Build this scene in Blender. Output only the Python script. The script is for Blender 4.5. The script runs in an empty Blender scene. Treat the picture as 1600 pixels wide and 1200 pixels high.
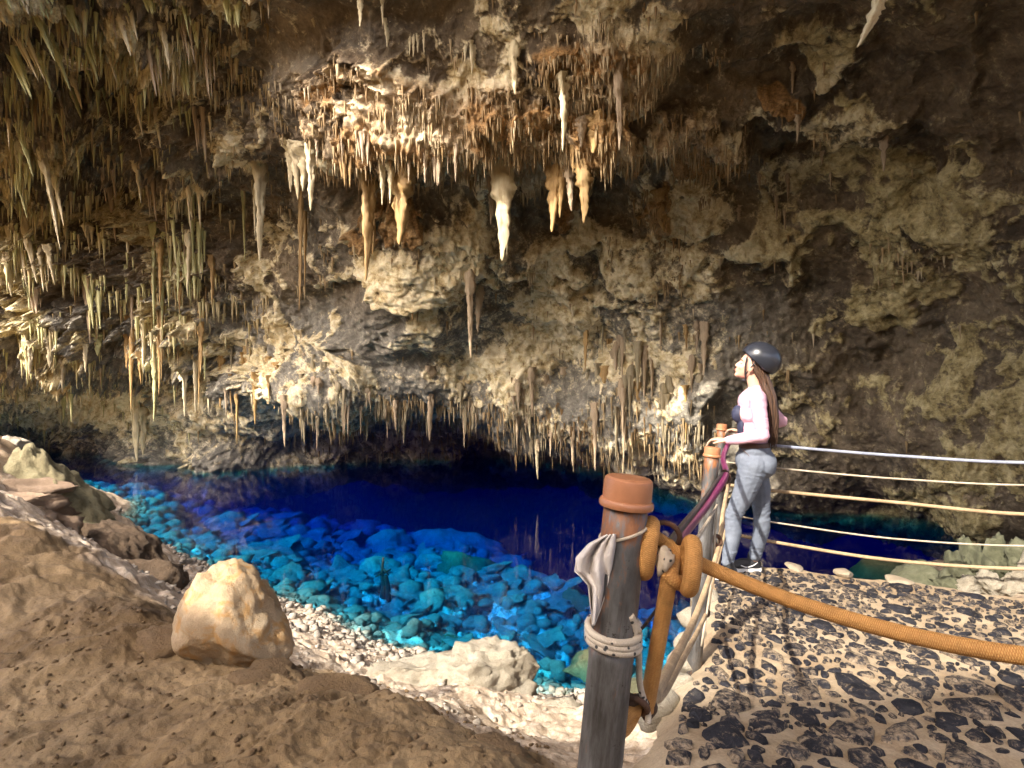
import bpy, bmesh, math, random
import numpy as np
from mathutils import Vector, Matrix
from mathutils.bvhtree import BVHTree

random.seed(7); RNG = np.random.default_rng(11)
R = math.radians
SC = bpy.context.scene
COL = SC.collection

# ------------------------------------------------------------------ camera, sky, sun, exposure
F = 850.0                                   # focal length in pixels of the 1600 px wide photograph
cam = bpy.data.cameras.new('camera'); cam_o = bpy.data.objects.new('camera', cam); COL.objects.link(cam_o)
cam.sensor_width = 36.0; cam.lens = 36.0 * F / 1600.0
cam.clip_start = 0.05; cam.clip_end = 500
cam_o.rotation_euler = (R(90), 0, 0)
SC.camera = cam_o

SUN_AZ_FROM = R(-138)                       # the sun stands to the left, a little behind the camera (0 = +Y, clockwise)
SUN_EL = R(40)
SDIR = Vector((-math.sin(SUN_AZ_FROM)*math.cos(SUN_EL), -math.cos(SUN_AZ_FROM)*math.cos(SUN_EL), -math.sin(SUN_EL)))  # travel
world = bpy.data.worlds.new('World'); SC.world = world; world.use_nodes = True
wn = world.node_tree.nodes; wl = world.node_tree.links; wn.clear()
sky = wn.new('ShaderNodeTexSky'); sky.sky_type = 'NISHITA'; sky.sun_disc = False
sky.sun_elevation = SUN_EL; sky.sun_rotation = SUN_AZ_FROM
sky.air_density = 0.7; sky.dust_density = 5.0; sky.ozone_density = 0.3
bg = wn.new('ShaderNodeBackground'); bg.inputs[1].default_value = 0.15
wo = wn.new('ShaderNodeOutputWorld')
wl.new(sky.outputs[0], bg.inputs[0]); wl.new(bg.outputs[0], wo.inputs[0])
sun = bpy.data.lights.new('sun', 'SUN'); sun.energy = 2.0; sun.angle = R(0.5); sun.color = (1.0, 0.93, 0.82)
sun_o = bpy.data.objects.new('sun', sun); COL.objects.link(sun_o)
sun_o.rotation_euler = SDIR.to_track_quat('-Z', 'Y').to_euler()
SC.view_settings.view_transform = 'Standard'; SC.view_settings.look = 'None'
SC.view_settings.exposure = 2.3; SC.view_settings.gamma = 1.0
SC.render.engine = 'CYCLES'
SC.cycles.use_denoising = True
SC.cycles.max_bounces = 8; SC.cycles.diffuse_bounces = 5; SC.cycles.glossy_bounces = 3
SC.cycles.transparent_max_bounces = 12; SC.cycles.volume_bounces = 0
SC.cycles.sample_clamp_indirect = 4.0
SC.cycles.caustics_reflective = False; SC.cycles.caustics_refractive = False

# ------------------------------------------------------------------ helpers
def P(px, py, Y):                           # a point at depth Y seen at that pixel of the photograph
    return Vector(((px-800)/F*Y, Y, (600-py)/F*Y))

_G = np.array([(1,1,0),(-1,1,0),(1,-1,0),(-1,-1,0),(1,0,1),(-1,0,1),(1,0,-1),(-1,0,-1),(0,1,1),(0,-1,1),(0,1,-1),(0,-1,-1),(1,1,0),(-1,1,0),(0,-1,1),(0,-1,-1)], np.float32)
_GX, _GY, _GZ = (np.ascontiguousarray(_G[:, k]) for k in range(3))
def noise(p, s=0):
    p = np.asarray(p, np.float32); n = len(p); res = np.empty(n, np.float32)
    with np.errstate(over='ignore'):
        for c0 in range(0, n, 8192):
            q = np.ascontiguousarray(p[c0:c0+8192].T); i = np.floor(q); f = q-i; i = i.astype(np.int32).astype(np.uint32)
            u = f*f*f*(f*(f*6-15)+10); acc = np.zeros(q.shape[1], np.float32)
            hx = (i[0]*np.uint32(374761393) + np.uint32(s*1013904223 & 0xffffffff), (i[0]+np.uint32(1))*np.uint32(374761393) + np.uint32(s*1013904223 & 0xffffffff))
            hy = (i[1]*np.uint32(668265263), (i[1]+np.uint32(1))*np.uint32(668265263))
            hz = (i[2]*np.uint32(2654435761), (i[2]+np.uint32(1))*np.uint32(2654435761))
            for dx in (0, 1):
                wx = u[0] if dx else 1-u[0]; fx = f[0]-dx
                for dy in (0, 1):
                    wxy = wx*(u[1] if dy else 1-u[1]); fy = f[1]-dy; hxy = hx[dx]+hy[dy]
                    for dz in (0, 1):
                        h = hxy+hz[dz]; h ^= h >> np.uint32(13); h *= np.uint32(1274126177); h ^= h >> np.uint32(16); h *= np.uint32(2246822519)
                        h = (h >> np.uint32(20)) & np.uint32(15)
                        acc += wxy*(u[2] if dz else 1-u[2])*(_GX[h]*fx+_GY[h]*fy+_GZ[h]*(f[2]-dz))
            res[c0:c0+8192] = acc
    return res
def fbm(p, o=4, s=0, gain=0.5):
    p = np.asarray(p, np.float32); a = 1.0; r = 0
    for k in range(o):
        r = r + a*noise(p, s+k); p = p*2.03 + 17.1; a *= gain
    return r
def ridged(p, o=4, s=0, gain=0.5):
    p = np.asarray(p, np.float32); a = 1.0; r = 0
    for k in range(o):
        r = r + a*(1-2.2*np.abs(noise(p, s+k))); p = p*2.07 + 9.7; a *= gain
    return r
def smooth(a, b, x):
    t = np.clip((x-a)/(b-a), 0, 1); return t*t*(3-2*t)

def mesh_np(name, V, Fc, smooth_=True):
    """V (n,3), Fc (m,k) k = 3 or 4"""
    me = bpy.data.meshes.new(name)
    V = np.asarray(V, np.float32); Fc = np.asarray(Fc, np.int32); k = Fc.shape[1]
    me.vertices.add(len(V)); me.vertices.foreach_set('co', V.ravel())
    me.loops.add(Fc.size); me.loops.foreach_set('vertex_index', Fc.ravel())
    me.polygons.add(len(Fc)); me.polygons.foreach_set('loop_start', np.arange(0, Fc.size, k, dtype=np.int32))
    if smooth_: me.polygons.foreach_set('use_smooth', np.ones(len(Fc), bool))
    me.update(calc_edges=True)
    return me
def grid_faces(nr, nc, wrap=False):
    r = np.arange(nr-1)[:, None]; c = np.arange(nc if wrap else nc-1)[None, :]; c2 = (c+1) % nc
    return np.stack([r*nc+c, r*nc+c2, (r+1)*nc+c2, (r+1)*nc+c], -1).reshape(-1, 4)
def link(name, me, mat=None, parent=None, loc=None):
    o = bpy.data.objects.new(name, me); COL.objects.link(o)
    if mat is not None and me is not None and not me.materials: me.materials.append(mat)
    if parent is not None: o.parent = parent
    if loc is not None: o.location = loc
    return o
def empty(name, loc=(0, 0, 0)):
    o = bpy.data.objects.new(name, None); COL.objects.link(o); o.location = loc; o.empty_display_size = 0.1; return o
def tag(o, label=None, cat=None, group=None, kind=None):
    if label: o['label'] = label
    if cat: o['category'] = cat
    if group: o['group'] = group
    if kind: o['kind'] = kind
    return o
def add_attr(me, name, arr):
    a = me.attributes.new(name, 'FLOAT_COLOR', 'POINT')
    n = len(me.vertices); d = np.ones((n, 4), np.float32); d[:, :arr.shape[1]] = arr
    a.data.foreach_set('color', d.ravel())
def co_np(me):
    a = np.empty(len(me.vertices)*3, np.float32); me.vertices.foreach_get('co', a); return a.reshape(-1, 3)
def no_np(me):
    a = np.empty(len(me.vertices)*3, np.float32); me.vertices.foreach_get('normal', a); return a.reshape(-1, 3)
def set_co(me, V):
    me.vertices.foreach_set('co', np.asarray(V, np.float32).ravel()); me.update()

class MB:                                   # collects shapes of ONE part
    def __init__(s): s.v = []; s.f = []; s.uv = []
    def tube(s, pts, rad, n=10, cap=True, flat=None, twist=0.0):
        pts = [Vector(p) for p in pts]; m = len(pts)
        rad = [rad]*m if not hasattr(rad, '__len__') else rad
        b = len(s.v); T0 = None; up = Vector((0.13, 0.97, 0.2)).normalized()
        d = 0
        for i, p in enumerate(pts):
            t = (pts[min(i+1, m-1)]-pts[max(i-1, 0)])
            t = t.normalized() if t.length > 1e-9 else Vector((0, 0, 1))
            if i == 0:
                a = t.cross(up)
                if a.length < 1e-3: a = t.cross(Vector((1, 0, 0)))
                a.normalize()
            else:
                a = (a - t*a.dot(t)); a.normalize(); d += (p-pts[i-1]).length
            c = t.cross(a)
            for k in range(n):
                an = 2*math.pi*k/n + twist*i
                ra = rad[i]; q = a*math.cos(an)*ra + c*math.sin(an)*ra*(flat if flat else 1)
                s.v.append(p+q)
        for i in range(m-1):
            for k in range(n):
                k2 = (k+1) % n
                s.f.append((b+i*n+k, b+i*n+k2, b+(i+1)*n+k2, b+(i+1)*n+k))
        if cap:
            s.f.append(tuple(b+k for k in reversed(range(n)))); s.f.append(tuple(b+(m-1)*n+k for k in range(n)))
        return s
    def lathe(s, prof, c=(0, 0, 0), n=24, axis=None):
        b = len(s.v); c = Vector(c); M = Matrix.Identity(3) if axis is None else Vector((0, 0, 1)).rotation_difference(Vector(axis)).to_matrix()
        for (r, z) in prof:
            for k in range(n):
                an = 2*math.pi*k/n; s.v.append(c + M @ Vector((r*math.cos(an), r*math.sin(an), z)))
        for i in range(len(prof)-1):
            for k in range(n):
                k2 = (k+1) % n; s.f.append((b+i*n+k, b+i*n+k2, b+(i+1)*n+k2, b+(i+1)*n+k))
        s.f.append(tuple(b+k for k in reversed(range(n)))); s.f.append(tuple(b+(len(prof)-1)*n+k for k in range(n)))
        return s
    def torus(s, c, axis, R_, r, n=20, m=8):
        M = Vector((0, 0, 1)).rotation_difference(Vector(axis)).to_matrix(); c = Vector(c); b = len(s.v)
        for i in range(n):
            a = 2*math.pi*i/n
            for k in range(m):
                e = 2*math.pi*k/m; rr = R_+r*math.cos(e)
                s.v.append(c + M @ Vector((rr*math.cos(a), rr*math.sin(a), r*math.sin(e))))
        for i in range(n):
            i2 = (i+1) % n
            for k in range(m):
                k2 = (k+1) % m; s.f.append((b+i*m+k, b+i2*m+k, b+i2*m+k2, b+i*m+k2))
        return s
    def ball(s, c, r, n=12, m=8, M=None):
        c = Vector(c); r = Vector(r) if hasattr(r, '__len__') else Vector((r, r, r)); b = len(s.v)
        for i in range(m+1):
            t = math.pi*i/m
            for k in range(n):
                p = 2*math.pi*k/n; st = max(math.sin(t), 1e-3)
                q = Vector((r.x*st*math.cos(p), r.y*st*math.sin(p), r.z*math.cos(t)))
                s.v.append(c + (M @ q if M else q))
        for i in range(m):
            for k in range(n):
                k2 = (k+1) % n; s.f.append((b+i*n+k, b+(i+1)*n+k, b+(i+1)*n+k2, b+i*n+k2))
        s.f.append(tuple(b+k for k in range(n))); s.f.append(tuple(b+m*n+k for k in reversed(range(n))))
        return s
    def cone(s, a, b_, ra, rb, n=14):           # round-ended tapered limb
        a = Vector(a); b_ = Vector(b_); d = (b_-a); L = d.length; t = d.normalized(); pts = []; rr = []
        for k in range(5):
            e = math.pi/2*(k/5); pts.append(a - t*ra*math.cos(e)); rr.append(max(ra*math.sin(e), 1e-4))
        for k in range(9):
            pts.append(a + d*k/8); rr.append(ra+(rb-ra)*k/8)
        for k in range(1, 6):
            e = math.pi/2*(k/5); pts.append(b_ + t*rb*math.sin(e)); rr.append(max(rb*math.cos(e), 1e-4))
        return s.tube(pts, rr, n)
    def mesh(s, name, smooth_=True):
        me = bpy.data.meshes.new(name); me.from_pydata([tuple(v) for v in s.v], [], s.f)
        me.update()
        if smooth_: me.polygons.foreach_set('use_smooth', [True]*len(me.polygons))
        return me
    def build(s, name, mat, parent=None, smooth_=True):
        return link(name, s.mesh(name, smooth_), mat, parent)

def crv(pts, n=40):                         # Catmull-Rom through points
    p = [Vector(q) for q in pts]; p = [p[0]*2-p[1]]+p+[p[-1]*2-p[-2]]; out = []
    seg = len(p)-3; per = max(2, n//seg)
    for i in range(seg):
        for k in range(per):
            t = k/per; a, b, c, d = p[i:i+4]
            out.append(0.5*((2*b)+(c-a)*t+(2*a-5*b+4*c-d)*t*t+(3*b-a-3*c+d)*t**3))
    out.append(p[-2].copy()); return out
def sag(a, b, s, n=24):
    a = Vector(a); b = Vector(b)
    return [a.lerp(b, k/n) - Vector((0, 0, s*4*(k/n)*(1-k/n))) for k in range(n+1)]

# ------------------------------------------------------------------ materials
class NT:
    def __init__(s, name):
        s.m = bpy.data.materials.new(name); s.m.use_nodes = True; s.t = s.m.node_tree; s.t.nodes.clear()
        s.out = s.n('ShaderNodeOutputMaterial'); s.b = s.n('ShaderNodeBsdfPrincipled'); s.l(s.b.outputs[0], s.out.inputs[0])
    def n(s, t, **k):
        o = s.t.nodes.new(t)
        for a, v in k.items(): setattr(o, a, v)
        return o
    def l(s, a, b): s.t.links.new(a, b)
    def tc(s, kind='Object', scale=None):
        t = s.n('ShaderNodeTexCoord'); o = t.outputs[kind]
        if scale:
            mp = s.n('ShaderNodeMapping'); mp.inputs['Scale'].default_value = scale; s.l(o, mp.inputs[0]); o = mp.outputs[0]
        return o
    def noise(s, vec, scale, detail=6, rough=0.6, dist=0.0):
        q = s.n('ShaderNodeTexNoise'); q.inputs['Scale'].default_value = scale; q.inputs['Detail'].default_value = detail
        q.inputs['Roughness'].default_value = rough; q.inputs['Distortion'].default_value = dist
        s.l(vec, q.inputs['Vector']); return q.outputs[0]
    def ramp(s, fac, stops):
        q = s.n('ShaderNodeValToRGB'); e = q.color_ramp.elements
        while len(e) < len(stops): e.new(0.5)
        for x, (p, c) in zip(e, stops):
            x.position = p; x.color = (c, c, c, 1) if not hasattr(c, '__len__') else (*c, 1)
        s.l(fac, q.inputs[0]); return q.outputs[0]
    def mix(s, fac, a, b, mode='MIX'):
        q = s.n('ShaderNodeMix', data_type='RGBA', blend_type=mode)
        for sock, v in ((q.inputs[0], fac), (q.inputs[6], a), (q.inputs[7], b)):
            if hasattr(v, 'is_linked'): s.l(v, sock)
            elif hasattr(v, '__len__'): sock.default_value = (*v, 1)
            else: sock.default_value = v
        return q.outputs[2]
    def math(s, op, a, b=0.0):
        q = s.n('ShaderNodeMath', operation=op)
        for sock, v in ((q.inputs[0], a), (q.inputs[1], b)):
            if hasattr(v, 'is_linked'): s.l(v, sock)
            else: sock.default_value = v
        return q.outputs[0]
    def bump(s, h, strength=0.5, dist=0.02):
        q = s.n('ShaderNodeBump'); q.inputs['Strength'].default_value = strength; q.inputs['Distance'].default_value = dist
        s.l(h, q.inputs['Height']); s.l(q.outputs[0], s.b.inputs['Normal'])
    def col(s, c):
        if hasattr(c, 'is_linked'): s.l(c, s.b.inputs['Base Color'])
        else: s.b.inputs['Base Color'].default_value = (*c, 1)
    def rough(s, r): s.b.inputs['Roughness'].default_value = r
    def metal(s, r): s.b.inputs['Metallic'].default_value = r

def mat_plain(name, c, rough=0.6, metal=0.0, var=0.25, scale=12, bump=0.0, bscale=60, coord='Object'):
    t = NT(name); v = t.tc(coord); n1 = t.noise(v, scale, 5)
    t.col(t.mix(t.ramp(n1, [(0.3, 0.0), (0.7, 1.0)]), tuple(x*(1-var) for x in c), tuple(min(1, x*(1+var)) for x in c)))
    t.rough(rough); t.metal(metal)
    if bump: t.bump(t.noise(v, bscale, 4), bump, 0.01)
    return t.m
def mat_rock(name, dark, mid, light, scale=1.0, bump=0.6, bdist=0.03, rough=0.85, coord='Object', stain=None, moss=None):
    t = NT(name); v = t.n('ShaderNodeNewGeometry').outputs['Position'] if coord == 'World' else t.tc(coord)
    n1 = t.noise(v, 1.6*scale, 8, 0.65, 0.4); n2 = t.noise(v, 7*scale, 6, 0.7); n3 = t.noise(v, 40*scale, 4, 0.7)
    c = t.ramp(n1, [(0.28, dark), (0.5, mid), (0.72, light)])
    c = t.mix(t.ramp(n2, [(0.42, 0.0), (0.62, 0.55)]), c, mid)
    c = t.mix(0.35, c, t.ramp(n3, [(0.3, tuple(x*0.45 for x in mid)), (0.7, tuple(min(1, x*1.5) for x in mid))]))
    if stain:
        c = t.mix(t.ramp(t.noise(v, 2.7*scale, 5, 0.6, 0.8), [(0.50, 0.0), (0.62, 0.8)]), c, stain)
    if moss:
        c = t.mix(t.ramp(t.noise(v, 2.1*scale, 6, 0.7), [(0.45, 0.0), (0.6, 0.8)]), c, moss)
    t.col(c); t.rough(rough)
    h = t.math('ADD', t.math('MULTIPLY', n2, 1.0), t.math('MULTIPLY', n3, 0.45))
    t.bump(h, bump, bdist); return t.m

# cave rock: R = calcite crust, lightened mid-wall for missing light, G = ochre flowstone, B = green / algae tint
t = NT('cave_rock'); v = t.tc('Object')
at = t.n('ShaderNodeAttribute', attribute_name='crust'); sep = t.n('ShaderNodeSeparateColor'); t.l(at.outputs['Color'], sep.inputs[0])
n1 = t.noise(v, 0.7, 8, 0.65, 0.5); n2 = t.noise(v, 3.2, 8, 0.7, 0.3); n3 = t.noise(v, 14, 5, 0.7)
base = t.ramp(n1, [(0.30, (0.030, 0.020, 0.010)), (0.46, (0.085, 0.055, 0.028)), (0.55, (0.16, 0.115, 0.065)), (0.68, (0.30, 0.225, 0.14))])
grey = t.ramp(n2, [(0.3, (0.075, 0.068, 0.054)), (0.7, (0.34, 0.315, 0.26))])
at2 = t.n('ShaderNodeAttribute', attribute_name='zone'); sep2 = t.n('ShaderNodeSeparateColor'); t.l(at2.outputs['Color'], sep2.inputs[0])
base = t.mix(t.ramp(n2, [(0.46, 0.0), (0.66, 0.6)]), base, (0.26, 0.19, 0.11)); base = t.mix(sep2.outputs[0], base, grey)
cream = t.ramp(n2, [(0.30, (0.24, 0.155, 0.06)), (0.43, (0.56, 0.435, 0.235)), (0.58, (0.86, 0.745, 0.50))])
cream = t.mix(sep2.outputs[1], cream, t.ramp(n2, [(0.3, (0.13, 0.098, 0.038)), (0.50, (0.36, 0.295, 0.13)), (0.70, (0.60, 0.51, 0.28))]))
cream = t.mix(t.math('MULTIPLY', sep2.outputs[2], 0.8), cream, t.ramp(n2, [(0.3, (0.25, 0.16, 0.08)), (0.5, (0.46, 0.33, 0.20)), (0.7, (0.64, 0.51, 0.35))]))
edge = t.math('ADD', sep.outputs[0], t.math('MULTIPLY', t.math('SUBTRACT', n3, 0.5), 0.9))
edge = t.math('ADD', edge, t.math('MULTIPLY', t.math('SUBTRACT', n2, 0.5), 1.5))
n4 = t.noise(v, 6.5, 8, 0.75, 0.6); edge = t.math('ADD', edge, t.math('MULTIPLY', t.math('SUBTRACT', n4, 0.5), 1.7))
c = t.mix(t.ramp(edge, [(0.16, 0.0), (0.45, 0.42), (0.72, 1.0)]), base, cream)
oed = t.math('ADD', sep.outputs[1], t.math('MULTIPLY', t.math('SUBTRACT', n2, 0.5), 0.9))
c = t.mix(t.ramp(oed, [(0.42, 0.0), (0.68, 0.85)]), c, t.ramp(n3, [(0.3, (0.17, 0.085, 0.025)), (0.7, (0.46, 0.26, 0.09))]))
c = t.mix(0.5, c, t.ramp(n3, [(0.25, 0.25), (0.75, 0.9)]), 'OVERLAY')
t.col(c); t.rough(0.8)
t.bump(t.math('ADD', n2, t.math('MULTIPLY', n3, 0.7)), 0.9, 0.09)
M_CAVE = t.m

M_STAL = {}
def mat_stal(key, a, b):
    t = NT('stalactite_'+key); v = t.tc('Object', (1, 1, 0.25)); oi = t.n('ShaderNodeObjectInfo')
    g = t.tc('Generated')
    n = t.noise(v, 3.0, 6, 0.7); c = t.ramp(n, [(0.3, a), (0.7, b)])
    c = t.mix(t.ramp(oi.outputs['Random'], [(0.0, 0.0), (1.0, 0.45)]), c, tuple(x*0.45 for x in a))
    t.col(c); t.rough(0.6); t.bump(t.noise(v, 14, 4, 0.7), 0.5, 0.03); M_STAL[key] = t.m
mat_stal('cream', (0.56, 0.44, 0.24), (0.86, 0.78, 0.55))
mat_stal('ochre', (0.27, 0.15, 0.045), (0.55, 0.37, 0.15))
mat_stal('grey', (0.24, 0.19, 0.11), (0.46, 0.39, 0.25))
mat_stal('green', (0.34, 0.33, 0.12), (0.74, 0.72, 0.40))
mat_stal('tan', (0.30, 0.21, 0.12), (0.58, 0.46, 0.32))

M_SHOREROCK = mat_rock('pale_limestone', (0.22, 0.175, 0.115), (0.42, 0.365, 0.275), (0.60, 0.55, 0.45), 3.0, 0.9, 0.05)
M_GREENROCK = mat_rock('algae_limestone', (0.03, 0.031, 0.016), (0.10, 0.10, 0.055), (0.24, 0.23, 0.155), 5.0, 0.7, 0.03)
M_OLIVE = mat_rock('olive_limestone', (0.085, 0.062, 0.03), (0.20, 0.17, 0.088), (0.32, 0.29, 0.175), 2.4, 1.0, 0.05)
M_SHADEROCK = mat_rock('shaded_brown_rock', (0.03, 0.018, 0.008), (0.085, 0.052, 0.026), (0.16, 0.105, 0.058), 2.4, 1.0, 0.05)  # brown rock with the shade on it put into the colour
M_LAKESTONE = mat_rock('lake_stone', (0.06, 0.06, 0.055), (0.25, 0.25, 0.23), (0.55, 0.55, 0.51), 1.9, 1.0, 0.10, coord='World')
M_LAKEMOSS = mat_rock('mossy_lake_stone', (0.03, 0.04, 0.02), (0.10, 0.12, 0.06), (0.22, 0.24, 0.14), 1.5, 1.0, 0.10, coord='World')
M_STALAG = mat_rock('stalagmite_calcite', (0.26, 0.15, 0.065), (0.42, 0.30, 0.175), (0.55, 0.45, 0.31), 3.4, 0.8, 0.02, rough=0.5, stain=(0.42, 0.22, 0.06))
M_PEBBLE = mat_rock('pebble', (0.14, 0.11, 0.08), (0.36, 0.31, 0.25), (0.60, 0.55, 0.47), 3.5, 0.8, 0.02, coord='World')
M_BROWNROCK = mat_rock('brown_rock', (0.06, 0.037, 0.016), (0.17, 0.105, 0.047), (0.27, 0.18, 0.09), 2.0, 0.9, 0.03)

# ------------------------------------------------------------------ the cave shell (roof, back wall, side walls)
PX = [-110, 0, 150, 300, 450, 600, 750, 900, 1050, 1200, 1350, 1500, 1620, 1800, 2200]
# rows: (py, Y) per column.
def colrow(top, rows): return rows
T = {
 -110: [(-420,5.6),(-200,7.2),(0,8.8),(120,9.8),(230,10.6),(320,11.4),(430,12.6),(540,14),(590,16),(630,22),(675,28),(700,33),(735,35)],
 0:    [(-420,5.8),(-200,7.5),(0,9.2),(120,10.2),(230,11.0),(320,11.8),(430,12.8),(550,14),(585,17.5),(615,27),(670,31),(702,33.5),(735,35)],
 150:  [(-420,6.0),(-200,7.8),(0,9.8),(120,10.8),(230,11.6),(320,12.4),(430,13.2),(540,14.2),(572,16.5),(605,27),(665,30.5),(708,31.5),(740,33)],
 300:  [(-420,6.1),(-200,8.0),(0,10.2),(120,11.2),(230,12.0),(300,13.2),(420,14.2),(540,15.2),(582,17),(605,24),(680,25.5),(732,26),(765,27)],
 450:  [(-420,6.2),(-200,8.1),(0,10.3),(120,11.4),(235,12.2),(290,13.8),(420,15.6),(530,16.8),(625,18.2),(650,22),(690,25),(728,26.5),(760,28)],
 600:  [(-420,6.2),(-200,8.1),(0,10.2),(130,11.4),(245,12.2),(285,14.2),(420,16.4),(540,18.0),(635,19.0),(655,24),(695,28),(724,29),(755,31)],
 750:  [(-420,6.2),(-200,8.0),(0,10.0),(130,11.3),(248,12.0),(282,14.4),(420,16.6),(540,18.2),(642,19.2),(662,24),(698,28),(724,30),(755,32)],
 900:  [(-420,6.0),(-200,7.8),(0,9.8),(130,11.2),(250,12.0),(284,14.2),(420,16.2),(540,17.6),(680,18.4),(700,23),(715,26),(735,27),(765,29)],
 1050: [(-420,5.8),(-200,7.6),(0,9.6),(120,11.0),(228,12.0),(268,13.6),(410,15.2),(540,16.4),(690,17.0),(725,18.5),(750,19.8),(768,20.2),(800,21)],
 1200: [(-420,5.6),(-200,7.3),(0,9.2),(100,10.4),(195,11.4),(240,12.6),(400,14.0),(540,15.0),(690,15.8),(745,16.8),(770,17.6),(788,18.0),(820,19)],
 1350: [(-420,5.4),(-200,7.0),(0,8.7),(110,9.9),(200,10.7),(245,11.6),(400,12.9),(540,13.9),(700,14.6),(765,15.6),(785,16.4),(800,17.0),(830,18)],
 1500: [(-420,5.1),(-200,6.6),(0,8.1),(110,9.1),(210,9.8),(260,10.5),(400,11.6),(540,12.4),(700,13.0),(780,13.8),(805,14.4),(825,15.0),(860,16)],
 1620: [(-420,4.8),(-200,6.1),(0,7.4),(110,8.2),(210,8.8),(270,9.4),(400,10.3),(540,11.0),(680,11.5),(790,12.0),(840,12.6),(870,13.2),(900,14)],
 1800: [(-420,4.3),(-200,5.3),(0,6.2),(110,6.8),(210,7.2),(280,7.6),(400,8.2),(540,8.7),(680,9.0),(800,9.3),(860,9.5),(920,9.8),(980,10)],
 2200: [(-420,3.0),(-200,3.6),(0,4.1),(110,4.4),(210,4.6),(280,4.8),(400,5.0),(540,5.2),(680,5.3),(800,5.4),(880,5.5),(960,5.6),(1100,5.7)],
}
K = 13
ctrl = np.zeros((len(PX), K, 3))
for i, px in enumerate(PX):
    for k, (py, Y) in enumerate(T[px]):
        if k < 8 or (k == 8 and px < 400):
            q = float(np.interp(px, [0, 150, 300, 480, 600], [0.56, 0.52, 0.36, 0.12, 0.0])); Y *= 1+q*(0.25, 0.25, 0.35, 0.6, 0.8, 1, 1, 1, 1)[k]
        ctrl[i, k] = P(px, py, Y)
# sample positions: columns even in px where visible, rows even in py
def catmull_idx(tt, n):
    i = np.clip(np.floor(tt).astype(int), 0, n-2); f = tt-i
    return i, f
def cat1(A, tt):                            # Catmull-Rom along axis 0
    n = A.shape[0]; i, f = catmull_idx(tt, n); f = f.reshape((-1,)+(1,)*(A.ndim-1))
    a = A[np.maximum(i-1, 0)]; b = A[i]; c = A[i+1]; d = A[np.minimum(i+2, n-1)]
    return 0.5*(2*b+(c-a)*f+(2*a-5*b+4*c-d)*f*f+(3*b-a-3*c+d)*f**3)
pxs = np.concatenate([np.linspace(-110, -20, 40)[:-1], np.linspace(-20, 1640, 900), np.linspace(1640, 2200, 70)[1:]])
tcols = np.interp(pxs, PX, np.arange(len(PX)))
dens = [(0, 0.0), (1, 18), (2, 70), (3, 145), (4, 210), (5, 260), (6, 345), (7, 430), (8, 500), (9, 540), (10, 570), (11, 590), (12, 600)]
trows = np.interp(np.linspace(43, 600, 570), [d[1] for d in dens], [d[0] for d in dens])
G = cat1(ctrl, tcols)                       # (C, K, 3)
G = np.transpose(cat1(np.transpose(G, (1, 0, 2)), trows), (1, 0, 2))   # (C, R, 3)
NC, NR = G.shape[0], G.shape[1]
def grid_normals(G):
    du = np.gradient(G, axis=0); dv = np.gradient(G, axis=1)
    n = np.cross(du, dv); n /= np.linalg.norm(n, axis=2, keepdims=True)+1e-9
    return n
N0 = grid_normals(G)
flip = -np.sign((N0*G).sum(2).mean()) if (N0*G).sum(2).mean() != 0 else 1
N0 = N0*flip                                # towards the camera side
Pt = G.reshape(-1, 3); Nn = N0.reshape(-1, 3)
px_ = 800+Pt[:, 0]/Pt[:, 1]*F; py_ = 600-Pt[:, 2]/Pt[:, 1]*F
left = smooth(520, 150, px_); right = smooth(1050, 1350, px_)
warp = np.stack([fbm(Pt*0.9, 3, 20), fbm(Pt*0.9, 3, 24), fbm(Pt*0.9, 3, 28)], 1)
bx_ = px_ + 34*fbm(Pt*0.8, 4, 400, 0.6); by_ = py_ + 26*fbm(Pt*0.8, 4, 410, 0.6)
def blobs(L):
    r = np.zeros(len(Pt), np.float32)
    for (cx, cy, rx, ry) in L: r = np.maximum(r, smooth(1.2, 0.7, np.hypot((bx_-cx)/rx, (by_-cy)/ry)))
    return r
def bands(L):
    r = np.zeros(len(Pt), np.float32)
    for w, pts in L:
        for (x0, y0), (x1, y1) in zip(pts[:-1], pts[1:]):
            tt = np.clip(((bx_-x0)*(x1-x0)+(by_-y0)*(y1-y0))/((x1-x0)**2+(y1-y0)**2), 0, 1)
            r = np.maximum(r, smooth(1.3, 0.5, np.hypot(bx_-x0-tt*(x1-x0), by_-y0-tt*(y1-y0))/w))
    return r
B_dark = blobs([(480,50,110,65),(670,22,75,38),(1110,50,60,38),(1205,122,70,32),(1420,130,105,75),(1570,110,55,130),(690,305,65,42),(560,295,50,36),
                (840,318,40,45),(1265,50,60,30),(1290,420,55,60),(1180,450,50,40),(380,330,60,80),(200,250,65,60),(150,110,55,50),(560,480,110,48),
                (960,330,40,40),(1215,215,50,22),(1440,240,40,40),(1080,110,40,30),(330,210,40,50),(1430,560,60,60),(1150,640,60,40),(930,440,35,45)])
B_tan = blobs([(620,190,120,75),(800,200,140,75),(930,110,95,75),(900,225,110,42),(560,150,70,60),(1110,235,75,40),(1060,200,50,30)])
B_och = blobs([(815,192,72,18),(925,208,40,34),(1125,250,50,28),(1040,325,24,40),(625,320,22,55),(575,330,20,60),(885,310,30,45),(1230,160,50,20)])
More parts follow.
